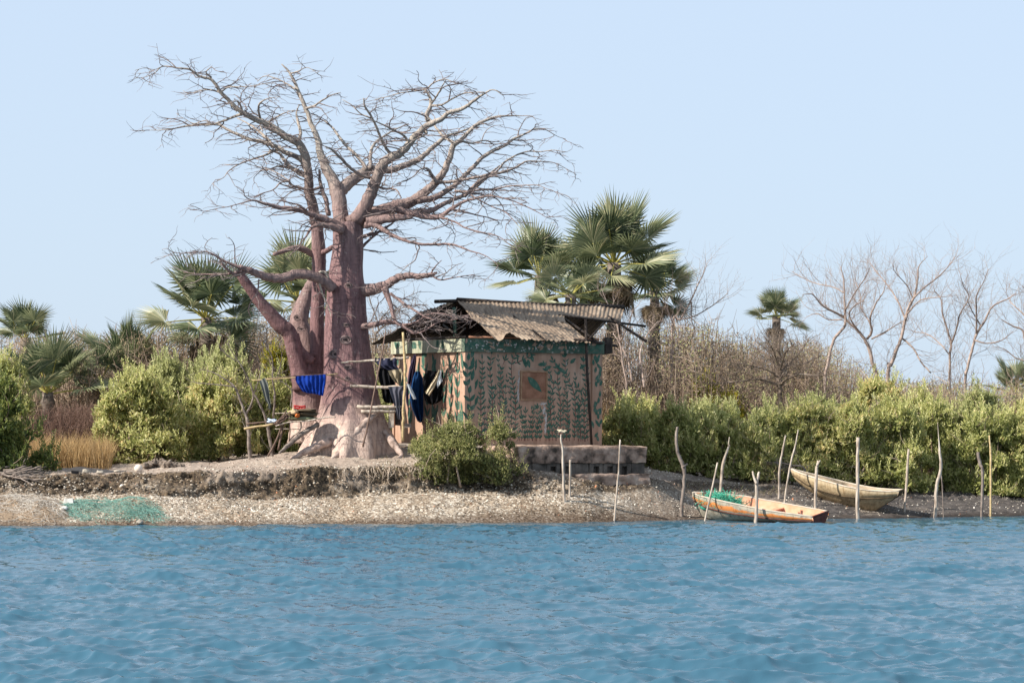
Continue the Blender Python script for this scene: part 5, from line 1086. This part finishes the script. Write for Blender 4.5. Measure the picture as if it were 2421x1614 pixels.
def bush(name, label, cat, u, vb, vt, wpx, d=None, dens=1.0, mat=None, seed=0, group=None, sprig=.85, leaf=.11, deep=.8, low=.0, stems=True):
    """a leafy bush: base pixel (u, vb), top pixel row vt, width in photo pixels; depth from the ground unless given"""
    r = np.random.default_rng(seed * 13 + int(u) + 2000)
    if d is None: b = ground_hit(u, vb)
    else: x = P(u, vb, d)[0]; b = np.array([x, d, gz(x, d)])
    d = b[1]; px = F / d; w_ = wpx / px / 2; H = P(u, vt, d)[2] - b[2]
    t = thing(name, label, cat, b, group)
    nl = max(14, int(24 * w_ * H * 1.1)); lob = []
    for k in range(nl):
        a = r.uniform(0, 6.283); q = math.sqrt(r.uniform()) * .8; h = max(.04, r.uniform(.12 + low, .92))
        lim = math.sqrt(max(.05, 1 - max(0, (h - .3) / .72) ** 2)) * (1.1 - .3 * h); lob.append((q * math.cos(a) * w_ * lim, q * math.sin(a) * w_ * lim * deep, h * H * .88, r.uniform(.18, .42) * min(1.0, .45 + .4 * w_) * (1.1 - .35 * h)))
    lob = np.array(lob); area = (4 * w_ * w_ * deep + 4 * w_ * H)
    N = int(1250 * area * dens * (.095 / leaf) ** 1.6); k = r.integers(0, nl, N)
    dirn = r.normal(size=(N, 3)); dirn[:, 2] = np.abs(dirn[:, 2]) * .9 - .25; dirn /= np.linalg.norm(dirn, axis=1)[:, None]
    rad = lob[k, 3] * (.5 + .55 * r.uniform(size=N) ** .5)
    p = lob[k, :3] + dirn * rad[:, None]
    g = fbm(p[:, 0] * 2.2, p[:, 1] * 2.2, p[:, 2] * 2.2, seed, 3)
    keep = (p[:, 2] > .02) & (r.uniform(size=N) < np.clip(.72 + 1.1 * g, .08, 1)); p, dirn = p[keep], dirn[keep]; n = len(p)
    dl = dirn * .55 + r.normal(0, .55, (n, 3)) + np.array([0, 0, .75])
    L = leaf * r.uniform(.65, 1.3, n); tone = r.normal(.05, .09); a = np.clip(.45 + tone + r.normal(0, .24, n) + .25 * g[keep], 0, 1)
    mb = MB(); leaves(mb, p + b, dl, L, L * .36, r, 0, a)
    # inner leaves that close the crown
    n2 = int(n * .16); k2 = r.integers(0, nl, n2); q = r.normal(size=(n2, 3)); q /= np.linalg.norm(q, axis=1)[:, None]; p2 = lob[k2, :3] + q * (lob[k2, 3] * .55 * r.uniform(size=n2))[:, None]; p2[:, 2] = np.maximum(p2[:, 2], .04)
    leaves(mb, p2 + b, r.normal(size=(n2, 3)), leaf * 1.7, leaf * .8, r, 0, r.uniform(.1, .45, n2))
    # shoots that stand out of the outline
    ns = int(sprig * 60 * w_ * (H + .6)); top = lob[r.integers(0, nl, ns)]
    sb = MB()
    for i in range(ns):
        o = r.normal(size=3); o[2] = abs(o[2]) + .4; o /= np.linalg.norm(o); p0 = top[i, :3] + o * top[i, 3] * .8; Ls = r.uniform(.18, .5)
        dd = o * .5 + np.array([r.normal(0, .25), r.normal(0, .25), 1.]); dd /= np.linalg.norm(dd); m_ = int(Ls / .022)
        f_ = np.linspace(.1, 1, m_); c = p0 + dd * (f_ * Ls)[:, None]; az = f_ * 40 + i; sd_ = np.stack([np.cos(az), np.sin(az), .7 + 0 * az], 1)
        leaves(mb, c + b + sd_ * .03, sd_ * .8 + dd * .6, leaf * (1.05 - .4 * f_), leaf * .36, r, 0, np.clip(.55 + r.normal(0, .15, m_), 0, 1))
        if r.uniform() < .4: sb.tube([p0 - dd * .15 + b, p0 + dd * Ls + b], [.006, .003], 3, 0, cap=False)
    mb.build('foliage', [mat or M_LEAF], t, b)
    for i in range(int(14 * w_ * (H + .5)) if stems else 0):      # bare twigs poking out of the leaves
        l = lob[r.integers(0, nl)]; o = r.normal(size=3); o[2] = abs(o[2]) + .3; o /= np.linalg.norm(o); q, _ = wander(l[:3] + b + o * l[3] * .5, o, r.uniform(.3, .7), 5, r, .25); sb.tube(q, np.linspace(.009, .004, 6), 3, 0, r.uniform(.3, 1), cap=False)
    if stems:
        for i in range(int(5 + 6 * w_)):
            l = lob[r.integers(0, nl)]; s0 = np.array([r.normal(0, .12) * w_ + l[0] * .35, r.normal(0, .12) * w_ + l[1] * .3, -.05]); md = (s0 + l[:3]) / 2 + r.normal(0, .08, 3)
            w2, r2 = spline(np.array([s0, md, l[:3]]) + b, np.array([.022, .016, .007]) * r.uniform(.7, 1.4), 4); sb.tube(w2, r2, 5, 0, r.uniform())
        sb.build('stem', [M_GREY], t, b)
    return t
g1 = 'green mangrove bushes along the right shore'
bush('mangrove_tree', 'dark leafy mangrove tree cut by the left edge of the photo', 'mangrove', -30, 1116, 868, 290, None, 1.1, M_LEAFD, 1, low=-.1)
bush('mangrove_bush', 'low leafy spray at the foot of the dark mangrove tree', 'bush', 115, 1114, 1062, 60, None, .8, M_LEAFD, 2)
bush('mangrove_bush', 'yellow green bush crown behind the dark mangrove tree', 'bush', 0, 1100, 800, 190, 69, .9, M_LEAF, 3)
bush('mangrove_bush', 'broad yellow green bush right of the dry grass', 'bush', 330, 1108, 850, 260, 67.6, 1.1, M_LEAF, 4, low=-.1)
bush('mangrove_bush', 'bright green bush right behind the two bare saplings', 'bush', 500, 1100, 870, 270, 68.6, 1.1, M_LEAF, 5, low=-.1)
bush('mangrove_bush', 'sparse olive bush rising above the saplings', 'bush', 520, 1100, 800, 240, 71, .8, M_LEAFG, 6)
bush('mangrove_bush', 'green bush close behind the stick table', 'bush', 640, 1090, 860, 190, 69.5, 1.1, M_LEAF, 7, low=-.1)
bush('mangrove_bush', 'olive bush below the fan palm with the yellow stalks', 'bush', 395, 1105, 815, 170, 71, .9, M_LEAFG, 8)
bush('yellow_flowering_bush', 'bush with yellow flowers just left of the leaning baobab limb', 'bush', 655, 1080, 785, 120, 71.5, .8, M_YEL, 9, leaf=.08)
bush('mangrove_bush', 'small bush with fine leaves growing at the bank edge before the hut', 'bush', 1078, 1128, 990, 262, 64.35, 1.1, M_LEAFS, 10, leaf=.062, sprig=.6, low=-.1)
bush('mangrove_bush', 'thin leafy branches right above the small bank bush', 'bush', 1185, 1100, 975, 110, 64.5, .45, M_LEAFS, 11, leaf=.065, sprig=.5)
bush('leafy_shrub', 'green undergrowth seen between the big trunk and the hut', 'bush', 895, 1050, 830, 90, 73, 1.0, M_LEAFG, 31)
RB = [('low bright bush directly right of the concrete platform', 1480, 1120, 965, 170, 71), ('bush behind the crooked brown stake', 1590, 1130, 950, 190, 70.6), ('bush behind the bow of the orange boat', 1700, 1136, 960, 190, 70.8),
      ('bush between the two boats', 1800, 1146, 950, 190, 71.0), ('bush behind the bow of the brown boat', 1900, 1148, 930, 200, 71.3), ('bush directly behind the whitish post', 2000, 1150, 925, 200, 71.4),
      ('bush behind the stern of the brown boat', 2110, 1152, 930, 210, 71.6), ('dark hearted bush behind the tall wavy stake', 2212, 1156, 930, 150, 72.7), ('bush behind the brown topped post', 2320, 1158, 935, 200, 72.4), ('bush behind the orange brown post at the right edge', 2420, 1160, 930, 220, 72.8), ('bush beyond the right edge', 2530, 1160, 930, 220, 73), ('outermost bush beyond the right edge', 2660, 1160, 925, 230, 73.4)]
for i, (lab, u, vb, vt, w_, d) in enumerate(RB): bush('mangrove_bush', 'green mangrove ' + lab, 'bush', u, vb, vt, w_, d, 1.1, M_LEAF, 40 + i, g1, low=-.15)
RB2 = [('olive bush rising behind the low bush at the hut corner', 1500, 925, 170, 74), ('olive bush behind the orange boat under the thorn tree', 1680, 930, 220, 75), ('tall pale bush with upright shoots under the first bare tree', 2070, 858, 190, 74.5), ('pale bush left of the tall pale bush', 1950, 915, 190, 75),
       ('pale bush right of the tall pale bush', 2190, 905, 190, 75.5), ('rounded bush below the twin bare trees', 2300, 890, 210, 76), ('last pale bush at the right edge', 2430, 915, 190, 76.5), ('olive bush behind the brown boat bow', 1830, 945, 200, 75.5)]
for i, (lab, u, vt, w_, d) in enumerate(RB2): bush('mangrove_bush', lab, 'bush', u, 1120, vt, w_, d, .95, M_LEAFG if i % 2 else M_LEAF, 60 + i, g1, low=.1, sprig=.45, leaf=.105)
bush('yellow_flowering_bush', 'yellow flowering shrub left of the thorn tree', 'bush', 1665, 1110, 855, 90, 77, .55, M_YEL, 21, leaf=.085, low=.35)
bush('yellow_flowering_bush', 'low yellowish shrub below the thorn tree', 'bush', 1705, 1110, 915, 180, 76.4, .6, M_YEL, 22, leaf=.085, low=.3)

# dry thicket: one brown mass of twigs behind everything
def thicket():
    r = np.random.default_rng(21); mb = MB(); prof = np.array([(-200, 790), (0, 775), (200, 775), (330, 770), (450, 765), (620, 735), (700, 740), (800, 770), (1000, 775), (1300, 770), (1450, 745), (1580, 740), (1680, 765), (1760, 790), (1850, 785), (1930, 800), (2000, 835), (2060, 880), (2150, 890), (2300, 890), (2421, 885), (2700, 885)], float)
    LP, LD, LA, LL = [], [], [], []
    for i in range(390):
        u = r.uniform(-330, 2950); d = r.uniform(76, 98) if u > 850 else r.uniform(73, 96); vt = np.interp(u, prof[:, 0], prof[:, 1]) + r.uniform(-6, 75) * (1 if i % 3 else .2)
        x = P(u, 900, d)[0]; z0 = gz(x, d); H = max(.8, P(u, vt, d)[2] - z0); W = r.uniform(.5, 1.1)
        for k in range(26):
            a = r.uniform(0, 6.28); h = H * r.uniform(.5, 1.02); o = np.array([x + r.normal(0, .25), d + r.normal(0, .25), z0]); e = o + np.array([math.cos(a) * W * r.uniform(.2, 1), math.sin(a) * W * r.uniform(.2, 1), h]); md = (o + e) / 2 + r.normal(0, .15, 3)
            w2, r2 = spline(np.array([o, md, e]), np.array([.022, .014, .006]), 3); mb.tube(w2, r2, 3, 0, np.clip(.5 + r.normal(0, .25), 0, 1), cap=False)
            for j in range(7):
                f_ = r.uniform(.3, 1); p0 = o * (1 - f_) ** 2 + 2 * f_ * (1 - f_) * md + e * f_ ** 2; q = r.normal(size=3); q[2] = abs(q[2]) * .8; q /= np.linalg.norm(q)
                mb.tube([p0, p0 + q * .22 + r.normal(0, .04, 3), p0 + q * r.uniform(.35, .7) + [0, 0, .06]], [.009, .007, .004], 3, 0, np.clip(.55 + r.normal(0, .25), 0, 1), cap=False)
        n = 600; f_ = r.uniform(.1, 1, n) ** .7; rr = np.sqrt(r.uniform(size=n)) * W * (.35 + .75 * f_) * 1.05; a = r.uniform(0, 6.28, n)
        LP.append(np.stack([x + rr * np.cos(a), d + rr * np.sin(a), z0 + H * f_ * .97 - .1 * rr], 1)); LD.append(r.normal(size=(n, 3))); LA.append(np.clip(r.uniform(size=n) * .75 + r.choice([0, .3, .55]) * (u > 1500) + .1 * (u < 600), 0, 1)); LL.append(r.uniform(.035, .085, n))
    LP, LD, LA, LL = map(np.concatenate, (LP, LD, LA, LL)); leaves(mb, LP, LD, LL, LL * .45, r, 1, LA)
    tag(mb.build('dry_thicket', [M_GREY, M_DRYLEAF], None), 'brown leafless thicket filling the background behind the palms and the hut', 'thicket', kind='stuff')
thicket()
def brush():
    r = np.random.default_rng(31); mb = MB()
    for i in range(1500):
        u = r.uniform(70, 300); d = r.uniform(67.5, 71.5); x = P(u, 1000, d)[0]; z0 = gz(x, d); H = (P(u, 945 + 45 * abs(r.normal()) + 25 * abs(u - 180) / 100, d)[2] - z0); a = r.normal(0, .35); b = r.normal(0, .35)
        o = np.array([x, d, z0]); e = o + [a * H * .6, b * H * .5, H]; mb.tube([o, (o + e) / 2 + r.normal(0, .07, 3), e], [.008, .006, .003], 3, 0, r.uniform(), cap=False)
        for j in range(3): p0 = o + (e - o) * r.uniform(.4, .95); q = r.normal(0, 1, 3); q[2] = abs(q[2]) + .3; mb.tube([p0, p0 + q / np.linalg.norm(q) * r.uniform(.12, .3)], [.005, .003], 3, 0, r.uniform(), cap=False)
    tag(mb.build('dry_brush', [M_RED], None), 'reddish brown dry brush between the dark mangrove and the broad bush', 'brush', kind='stuff')
    mb = MB()
    for i in range(5200):
        u = r.uniform(75, 265) if i % 4 else r.uniform(1400, 1640); d = r.uniform(64.9, 67.5) if i % 4 else r.uniform(75, 79); x = P(u, 1000, d)[0]; z0 = gz(x, d); H = r.uniform(.35, .76) + .3 * r.uniform() ** 4 if i % 4 else r.uniform(.9, 1.6); dx, dy = r.normal(0, .3, 2)
        o = np.array([x, d, z0 - .02]); w_ = .006; e = o + [dx * H, dy * H, H]; m_ = o + [dx * H * .3, dy * H * .3, H * .6]; an = r.uniform(0, 3.1); s = np.array([math.cos(an), math.sin(an), 0]) * w_
        mb.add([o - s, o + s, m_ + s * .8, m_ - s * .8, e], [np.array([[0, 1, 2, 3]]), np.array([[3, 2, 4]])], 0, r.uniform())
    tag(mb.build('dry_grass', [M_GRASS], None), 'tall straw coloured dry grass on the bank', 'grass', kind='stuff')
    mb = MB()                                                # low weeds and tufts on the mound and along the mud
    for i in range(2600):
        c = r.integers(0, 3); u, v = [(r.uniform(900, 1250), r.uniform(1085, 1130)), (r.uniform(1620, 1860), r.uniform(1140, 1172)), (r.uniform(2060, 2421), r.uniform(1150, 1172))][c]
        b = ground_hit(u + 10 * r.normal(), v) ; q = r.normal(size=3) * .6; q[2] = 1; L = r.uniform(.05, .16); an = r.uniform(0, 3.1); s = np.array([math.cos(an), math.sin(an), 0]) * .005; e = b + q / np.linalg.norm(q) * L
        mb.add([b - s, b + s, e], np.array([[0, 1, 2]]), 0, r.uniform())
    tag(mb.build('weeds', [M_DRYLEAF], None), 'short dry weeds on the mound and the mud', 'weeds', kind='stuff')
brush()

# ------------------------------------------------------------------ fan palms
M_FAN = leafmat('fan_palm_blade', [(0, (.04, .058, .028)), (.3, (.115, .15, .08)), (.6, (.26, .28, .155)), (1, (.60, .53, .33))], .4, .42, .4)
M_PET = pmat('palm_stalk', [(.3, (.22, .21, .05)), (.7, (.40, .35, .10))], 5)
M_STRAW = leafmat('dead_frond', [(0, (.13, .095, .06)), (.5, (.27, .21, .14)), (1, (.42, .35, .25))], .15, .8, .1)
M_PTRUNK = pmat('palm_trunk', [(.3, (.07, .055, .045)), (.6, (.17, .14, .115)), (.8, (.27, .23, .19))], 5, (1, 1, 4), bs=12, bstr=.8)
def frond_mesh(seed, Lp=.9, R=1.0, dead=False, span=2.35):
    r = np.random.default_rng(seed); mb = MB(); n = 34; tone = [-.22, .0, .22, -.1, .12][seed % 5]
    x = np.linspace(0, Lp, 6); mb.tube(np.stack([x, 0 * x, -.05 * (x / Lp) ** 2 * Lp], 1), np.linspace(.028, .015, 6), 5, 1)
    o = np.array([Lp, 0, -.05 * Lp]); ang = np.linspace(-span, span, n + 1)
    for i in range(n):
        a0, a1 = ang[i], ang[i + 1]; am = (a0 + a1) / 2; q = abs(am) / span
        rm = R * (.46 + .03 * r.normal()); rt = R * (1.06 - .30 * q ** 2) * r.uniform(.9, 1.06); drop = (.10 + .25 * q) * R * (1 + .6 * r.normal() * .3)
        def pt(a, rad, lift=0):
            bend = .28 * math.sin(min(1, q) * 1.5) * rad - .09 * rad * rad / R + .10 * rad * math.cos(a)   # folded up along the midrib, tips arching down
            return o + np.array([rad * math.cos(a), rad * math.sin(a), bend + lift])
        z = .03 * R
        v = [pt(am, .02), pt(a0, rm * .5, 0), pt(am, rm * .5, z * .6), pt(a1, rm * .5, 0), pt(a0, rm, 0), pt(am, rm, z), pt(a1, rm, 0), pt(am + r.normal(0, .02), rt, -drop * .32 if not dead else -drop)]
        mb.add(v, [np.array([[1, 4, 5, 2], [2, 5, 6, 3]]), np.array([[0, 1, 2], [0, 2, 3], [4, 7, 5], [5, 7, 6]])], 0, np.clip(.5 + tone + r.normal(0, .14) - .1 * q, 0, 1))
    o_ = mb.build('frond', [M_STRAW if dead else M_FAN, M_STRAW if dead else M_PET], smooth=False); me = o_.data; bpy.data.objects.remove(o_); return me
FR = [frond_mesh(k, .9 if k % 2 else 1.05, 1.0 + .06 * (k - 2), span=[2.2, 2.45, 2.0, 2.6, 2.3][k]) for k in range(5)]
FRD = [frond_mesh(20 + k, .7, .9, True, 1.5) for k in range(2)]
def palm(label, u, v, d, scale, n, seed, skirt=0, elev=(-.5, 1.45), trunk=True, tr=.16, group='fan palms', list_=None, pet=1.0):
    r = np.random.default_rng(seed + 500); c = P(u, v, d); b = np.array([c[0], d, gz(c[0], d)]); t = thing('fan_palm', label, 'palm', b, group)
    mb = MB(); k = 14; z = np.linspace(-.1, c[2] - b[2] + .05, k); rr = tr * (1 + .18 * np.sin(np.arange(k) * 2.4)) * np.linspace(1.15, .95, k)
    mb.tube(np.stack([0 * z, 0 * z, z], 1) + b, rr, 12, 0, lump=.12); mb.build('trunk', [M_PTRUNK], t, b)
    lst = list_ or [(2.399 * i + r.normal(0, .25), elev[0] + (elev[1] - elev[0]) * ((i + .5) / n) ** .8 + r.normal(0, .08), r.normal(0, .5)) for i in range(n)]
    def put(me, az, el, roll, s, name):
        D = Vector((math.cos(az) * math.cos(el), math.sin(az) * math.cos(el), math.sin(el))); up = Vector((-math.cos(az) * math.sin(el), -math.sin(az) * math.sin(el), math.cos(el)))
        side = up.cross(D); N = up * math.cos(roll) + side * math.sin(roll); Yv = N.cross(D)
        M = Matrix((D, Yv, N)).transposed().to_4x4(); M.translation = Vector(c - b) + D * .05
        o = bpy.data.objects.new(name, me); scene.collection.objects.link(o); o.parent = t; o.matrix_local = M @ Matrix.Scale(s, 4)
    for i, (az, el, ro) in enumerate(lst): put(FR[int(r.integers(0, 5))], az, el, ro, scale * r.uniform(.88, 1.1), 'frond')
    for i in range(skirt): put(FRD[i % 2], r.uniform(0, 6.28), r.uniform(-1.45, -.85), r.normal(0, .3), scale * r.uniform(.75, 1.05), 'dead_frond')
    return t
palm('fan palm head showing above the dark mangrove at the left edge', 60, 802, 79, .62, 12, 1, 0, (.0, 1.5))
palm('low fan palm with upright fans beside the reddish brush', 114, 932, 73.5, .84, 13, 2, 0, (.1, 1.5), pet=.8)
palm('fan palm with bright yellow stalks left of the big dark palm', 300, 880, 75, .78, 14, 3, 0, (.0, 1.5))
palm('large dark fan palm left of the leaning baobab limb', 487, 755, 75, 1.0, 19, 4, 6, (-.75, 1.45))
palm('fan palm half hidden behind the slender baobab', 700, 715, 80, .95, 16, 5, 3, (-.4, 1.5))
palm('fan palm standing left of the tallest palm behind the hut', 1275, 655, 82, .88, 14, 6, 5, (-.5, 1.5))
palm('tallest fan palm standing behind the hut', 1452, 625, 81, 1.04, 26, 7, 16, (-.55, 1.52), tr=.2)
palm('darker fan palm against the right side of the tallest palm', 1548, 690, 84, .74, 15, 8, 12, (-.6, 1.3))
palm('shaggy fan palm low behind the hut roof left of the tallest', 1350, 700, 79.5, .72, 14, 9, 12, (-.9, .9))
palm('small distant fan palm rising above the thorn tree', 1836, 752, 100, .58, 16, 10, 6, (-.3, 1.5))
palm('stunted fan palm under the yellow stalk palm', 235, 905, 74.5, .62, 8, 11, 0, (.2, 1.4))
palm('dark fan palm low at the far right edge', 2400, 930, 92, .6, 14, 12, 4, (-.4, 1.4))
#palm('distant fan palm showing dark between thorn tree and bare trees', 1955, 830, 104, .5, 12, 13, 4, (-.4, 1.4))

# ------------------------------------------------------------------ bare trees on the right, thorn tree, saplings
M_BARE = pmat('pale_bare_bark', [(.3, (.22, .165, .14)), (.55, (.36, .28, .24)), (.75, (.46, .38, .33))], 6, bstr=.3)
M_THORN = pmat('thorn_bark', [(.3, (.09, .07, .055)), (.55, (.20, .155, .125)), (.75, (.30, .245, .20))], 6, bstr=.3)
def tracetree(name, label, cat, z, limbs, D, mat, gap, L, up, seed, lev=2, wig=.16, r0=.012, group=None, fwd=1.0, spread=1.2, sub=4, n=8):
    x0, y0, _ = limbs[0][0]; c = ZP(z, x0, y0, D); b = np.array([c[0], D, gz(c[0], D)]); t = thing(name, label, cat, b, group); r = np.random.default_rng(seed); s = D / F / ZO[z][2]
    dd0 = {}
    for i, pts in enumerate(limbs):
        off = dd0.get(i, 0.0); k = len(pts); dy = np.linspace(0 if i == 0 else r.normal(0, .15), 0 if i == 0 else r.normal(0, spread), k)
        W = np.array([ZP(z, p[0], p[1], D + dy[j]) for j, p in enumerate(pts)]); R = np.array([max(.005, p[2] * s * .85) for p in pts])
        if i == 0: W = np.r_[[b - [0, 0, .1]], W]; R = np.r_[[R[0] * 1.15], R]
        w2, r2 = spline(W, R, 5); w2[1:] += r.normal(0, .15, w2[1:].shape) * np.minimum(r2[1:, None], .05)
        mb = MB(); mb.tube(w2, r2, n, 0); twigs(mb, w2, r2, r, gap, L, lev, wig, up, .8, fwd, r0, .12, sub=sub)
        mb.build('trunk' if i == 0 else 'limb', [mat], t, b)
gb = 'leafless trees above the right shore'
kw = dict(mat=M_BARE, gap=.13, L=(.5, 1.6), up=.08, wig=.15, group=gb, r0=.009, sub=5)
tracetree('bare_tree', 'thin bare tree right of the tallest palm', 'bare tree', 7, [[(-30,620,9),(20,560,8),(70,480,7),(110,400,6),(140,330,5),(180,250,4),(205,180,2)], [(-20,600,6),(-60,500,5),(-90,420,3)], [(20,560,6),(110,540,5),(220,480,4),(300,420,3),(350,380,2)], [(100,440,5),(100,560,4),(120,640,3),(60,760,5)]], 80, seed=1, **kw)
tracetree('bare_tree', 'bare tree with a long left arm behind the small distant palm', 'bare tree', 7, [[(1005,1000,14),(1015,900,13),(1050,740,12),(1090,660,12),(1140,600,11),(1140,500,10),(1135,400,8),(1130,290,6),(1110,200,3)], [(1140,540,8),(1050,500,7),(980,460,6),(920,390,5),(850,390,2)], [(1135,380,6),(1060,340,5),(960,320,4),(880,290,3),(780,235,2)], [(1140,500,6),(1200,390,5),(1280,270,4),(1310,200,2)], [(1120,560,6),(1030,560,5),(950,520,4),(880,540,2)]], 79, seed=2, **kw)
tracetree('bare_tree', 'bare tree with a forked trunk between its two neighbours', 'bare tree', 7, [[(1360,1000,16),(1340,900,15),(1320,820,15),(1290,720,14),(1240,650,12),(1180,590,10),(1120,540,8),(1010,480,6),(950,420,4)], [(1290,690,10),(1320,640,10),(1310,550,8),(1350,450,6),(1400,370,4),(1420,280,2)], [(1320,690,7),(1400,650,6),(1480,600,4),(1560,560,3)], [(1240,650,7),(1170,540,6),(1200,470,4),(1270,430,3)], [(1310,580,6),(1250,480,5),(1240,380,3),(1200,290,2)]], 80, seed=3, **kw)
tracetree('bare_tree', 'tallest bare tree with a pale trunk leaning right', 'bare tree', 7, [[(1430,920,15),(1450,870,14),(1490,760,14),(1520,680,13),(1550,560,12),(1570,480,11),(1610,400,10),(1630,300,8),(1640,200,5),(1700,130,2)], [(1610,410,8),(1680,340,7),(1760,280,6),(1830,210,4),(1890,130,2)], [(1550,560,8),(1500,440,6),(1430,330,5),(1340,220,4),(1300,160,2)], [(1530,690,8),(1600,750,7),(1650,840,6),(1720,920,6)], [(1560,520,6),(1650,430,5),(1760,410,4),(1860,400,2)], [(1600,420,5),(1560,330,4),(1480,240,3),(1460,180,2)]], 79.5, seed=4, **kw)
tracetree('bare_tree', 'slim bare tree with two near parallel stems right of the tallest bare tree', 'bare tree', 7, [[(1850,1000,10),(1850,800,10),(1860,720,9),(1830,620,8),(1800,520,7),(1790,420,5),(1740,360,3)], [(1860,720,8),(1890,640,7),(1920,520,6),(1980,410,5),(1940,330,4),(1920,250,2)], [(1850,800,6),(1780,720,5),(1700,660,4),(1600,640,2)]], 80.5, seed=5, **kw)
tracetree('bare_tree', 'bare tree leaning right just before the right edge', 'bare tree', 7, [[(1955,980,12),(1965,910,11),(1990,800,11),(2030,660,10),(2080,580,9),(2140,470,7),(2240,420,5),(2300,380,3)], [(2030,660,8),(2030,480,6),(2030,400,5),(2080,300,3),(2110,220,2)], [(2020,700,7),(2100,720,5),(2200,700,4),(2280,640,2)], [(2060,600,6),(2000,500,4),(1960,400,3)]], 79, seed=6, **kw)
tracetree('bare_tree', 'bare tree partly cut off by the right edge', 'bare tree', 7, [[(2420,1000,13),(2400,850,12),(2360,700,10),(2340,630,8),(2270,600,6),(2200,560,4)], [(2370,720,8),(2370,560,7),(2290,470,5),(2260,440,4),(2230,380,2)], [(2380,780,8),(2440,600,7),(2400,420,5),(2340,330,3)], [(2400,850,7),(2300,820,5),(2220,760,4),(2130,740,2)]], 80, seed=7, **kw)
tracetree('thorn_tree', 'dark spreading thorn tree standing above the bushes right of the hut', 'thorn tree', 7, [[(695,1130,18),(700,1060,17),(702,1000,16),(700,850,9),(690,740,7),(700,640,4)], [(700,1000,12),(680,930,10),(640,830,9),(590,790,8),(530,750,6)], [(704,990,11),(720,900,9),(780,840,7),(850,760,5),(900,680,3)], [(710,995,11),(740,965,9),(830,930,7),(950,940,5),(1060,920,3)], [(695,1010,10),(650,990,9),(560,965,7),(400,980,5),(250,990,4),(120,970,2)], [(700,960,8),(760,880,7),(860,860,5),(980,800,3)], [(690,950,8),(610,900,6),(500,870,5),(380,850,3)], [(700,900,7),(740,780,6),(800,720,4)], [(690,880,7),(650,760,5),(600,680,3)]], 76.3, M_THORN, .065, (.35, 1.15), .05, 8, wig=.25, r0=.012, fwd=.8, spread=.9)
gs = 'bare saplings left of the baobab'
sk = dict(mat=M_TWIG, gap=.2, L=(.25, .8), up=.08, wig=.22, group=gs, spread=.35, r0=.009, lev=2, sub=3)
tracetree('sapling', 'leftmost bare sapling with a forked trunk before the green bush', 'sapling', 3, [[(590,1515,15),(585,1400,14),(575,1280,13),(560,1230,10),(520,1120,9),(490,1050,8),(430,1000,6),(340,950,4),(260,930,2)], [(562,1235,9),(600,1160,8),(612,1100,8),(590,1020,7),(540,920,5),(480,830,4),(440,760,3)], [(490,1050,6),(440,1040,5),(330,1030,4),(200,1015,2)], [(612,1100,6),(640,1030,5),(660,940,4),(640,850,2)], [(500,880,4),(420,820,3),(380,760,2)]], 66.6, seed=11, **sk)
tracetree('sapling', 'grey bare sapling just left of the stick table', 'sapling', 3, [[(735,1480,13),(715,1350,13),(705,1300,11),(680,1220,9),(640,1130,8),(612,1095,7)], [(745,1255,8),(755,1100,7),(740,1000,6),(740,870,5),(700,780,4),(640,700,2)], [(765,1010,5),(790,930,4),(800,820,3),(770,760,2)], [(860,1180,6),(870,1090,5),(850,1050,4),(770,990,3),(700,950,2)]], 67.0, seed=12, **sk)
tracetree('dry_shrub', 'leafless twiggy shrub between the big trunk and the hut roof', 'shrub', 3, [[(1420,760,7),(1440,680,6),(1430,600,5),(1400,520,4),(1380,450,2)], [(1440,680,5),(1520,600,4),(1560,520,3)], [(1430,640,5),(1500,560,4),(1620,540,3),(1720,500,2)], [(1420,700,5),(1380,620,3)]], 74, M_THORN, .08, (.3, .9), .08, 13, wig=.25, r0=.009)
tracetree('dry_shrub', 'pale dead branches lying behind the bow of the brown boat', 'dead branch', 8, [[(1180,335,5),(1110,315,5),(1040,300,4),(960,300,3)], [(1110,320,4),(1050,350,4),(990,340,3)], [(1060,300,4),(1030,380,4),(1020,400,3)], [(1040,310,4),(1000,290,3),(930,285,2)], [(1120,330,4),(1060,330,3),(980,380,3)]], 70.3, M_TWIG, .06, (.25, .7), .0, 14, wig=.25, r0=.008)
tracetree('dry_shrub', 'leafless stems standing before the right of the tallest palm', 'shrub', 4, [[(1950,760,9),(1920,560,9),(1900,400,8),(1870,250,6),(1800,100,4),(1760,0,2)], [(1990,700,9),(1960,540,8),(1890,400,6),(1850,340,4)], [(2080,740,8),(2060,600,8),(2050,480,7),(2100,350,5),(2180,250,3)], [(1900,400,6),(1960,280,5),(2000,160,3)]], 76, M_BARE, .13, (.4, 1.2), .07, 15, wig=.2, r0=.011)
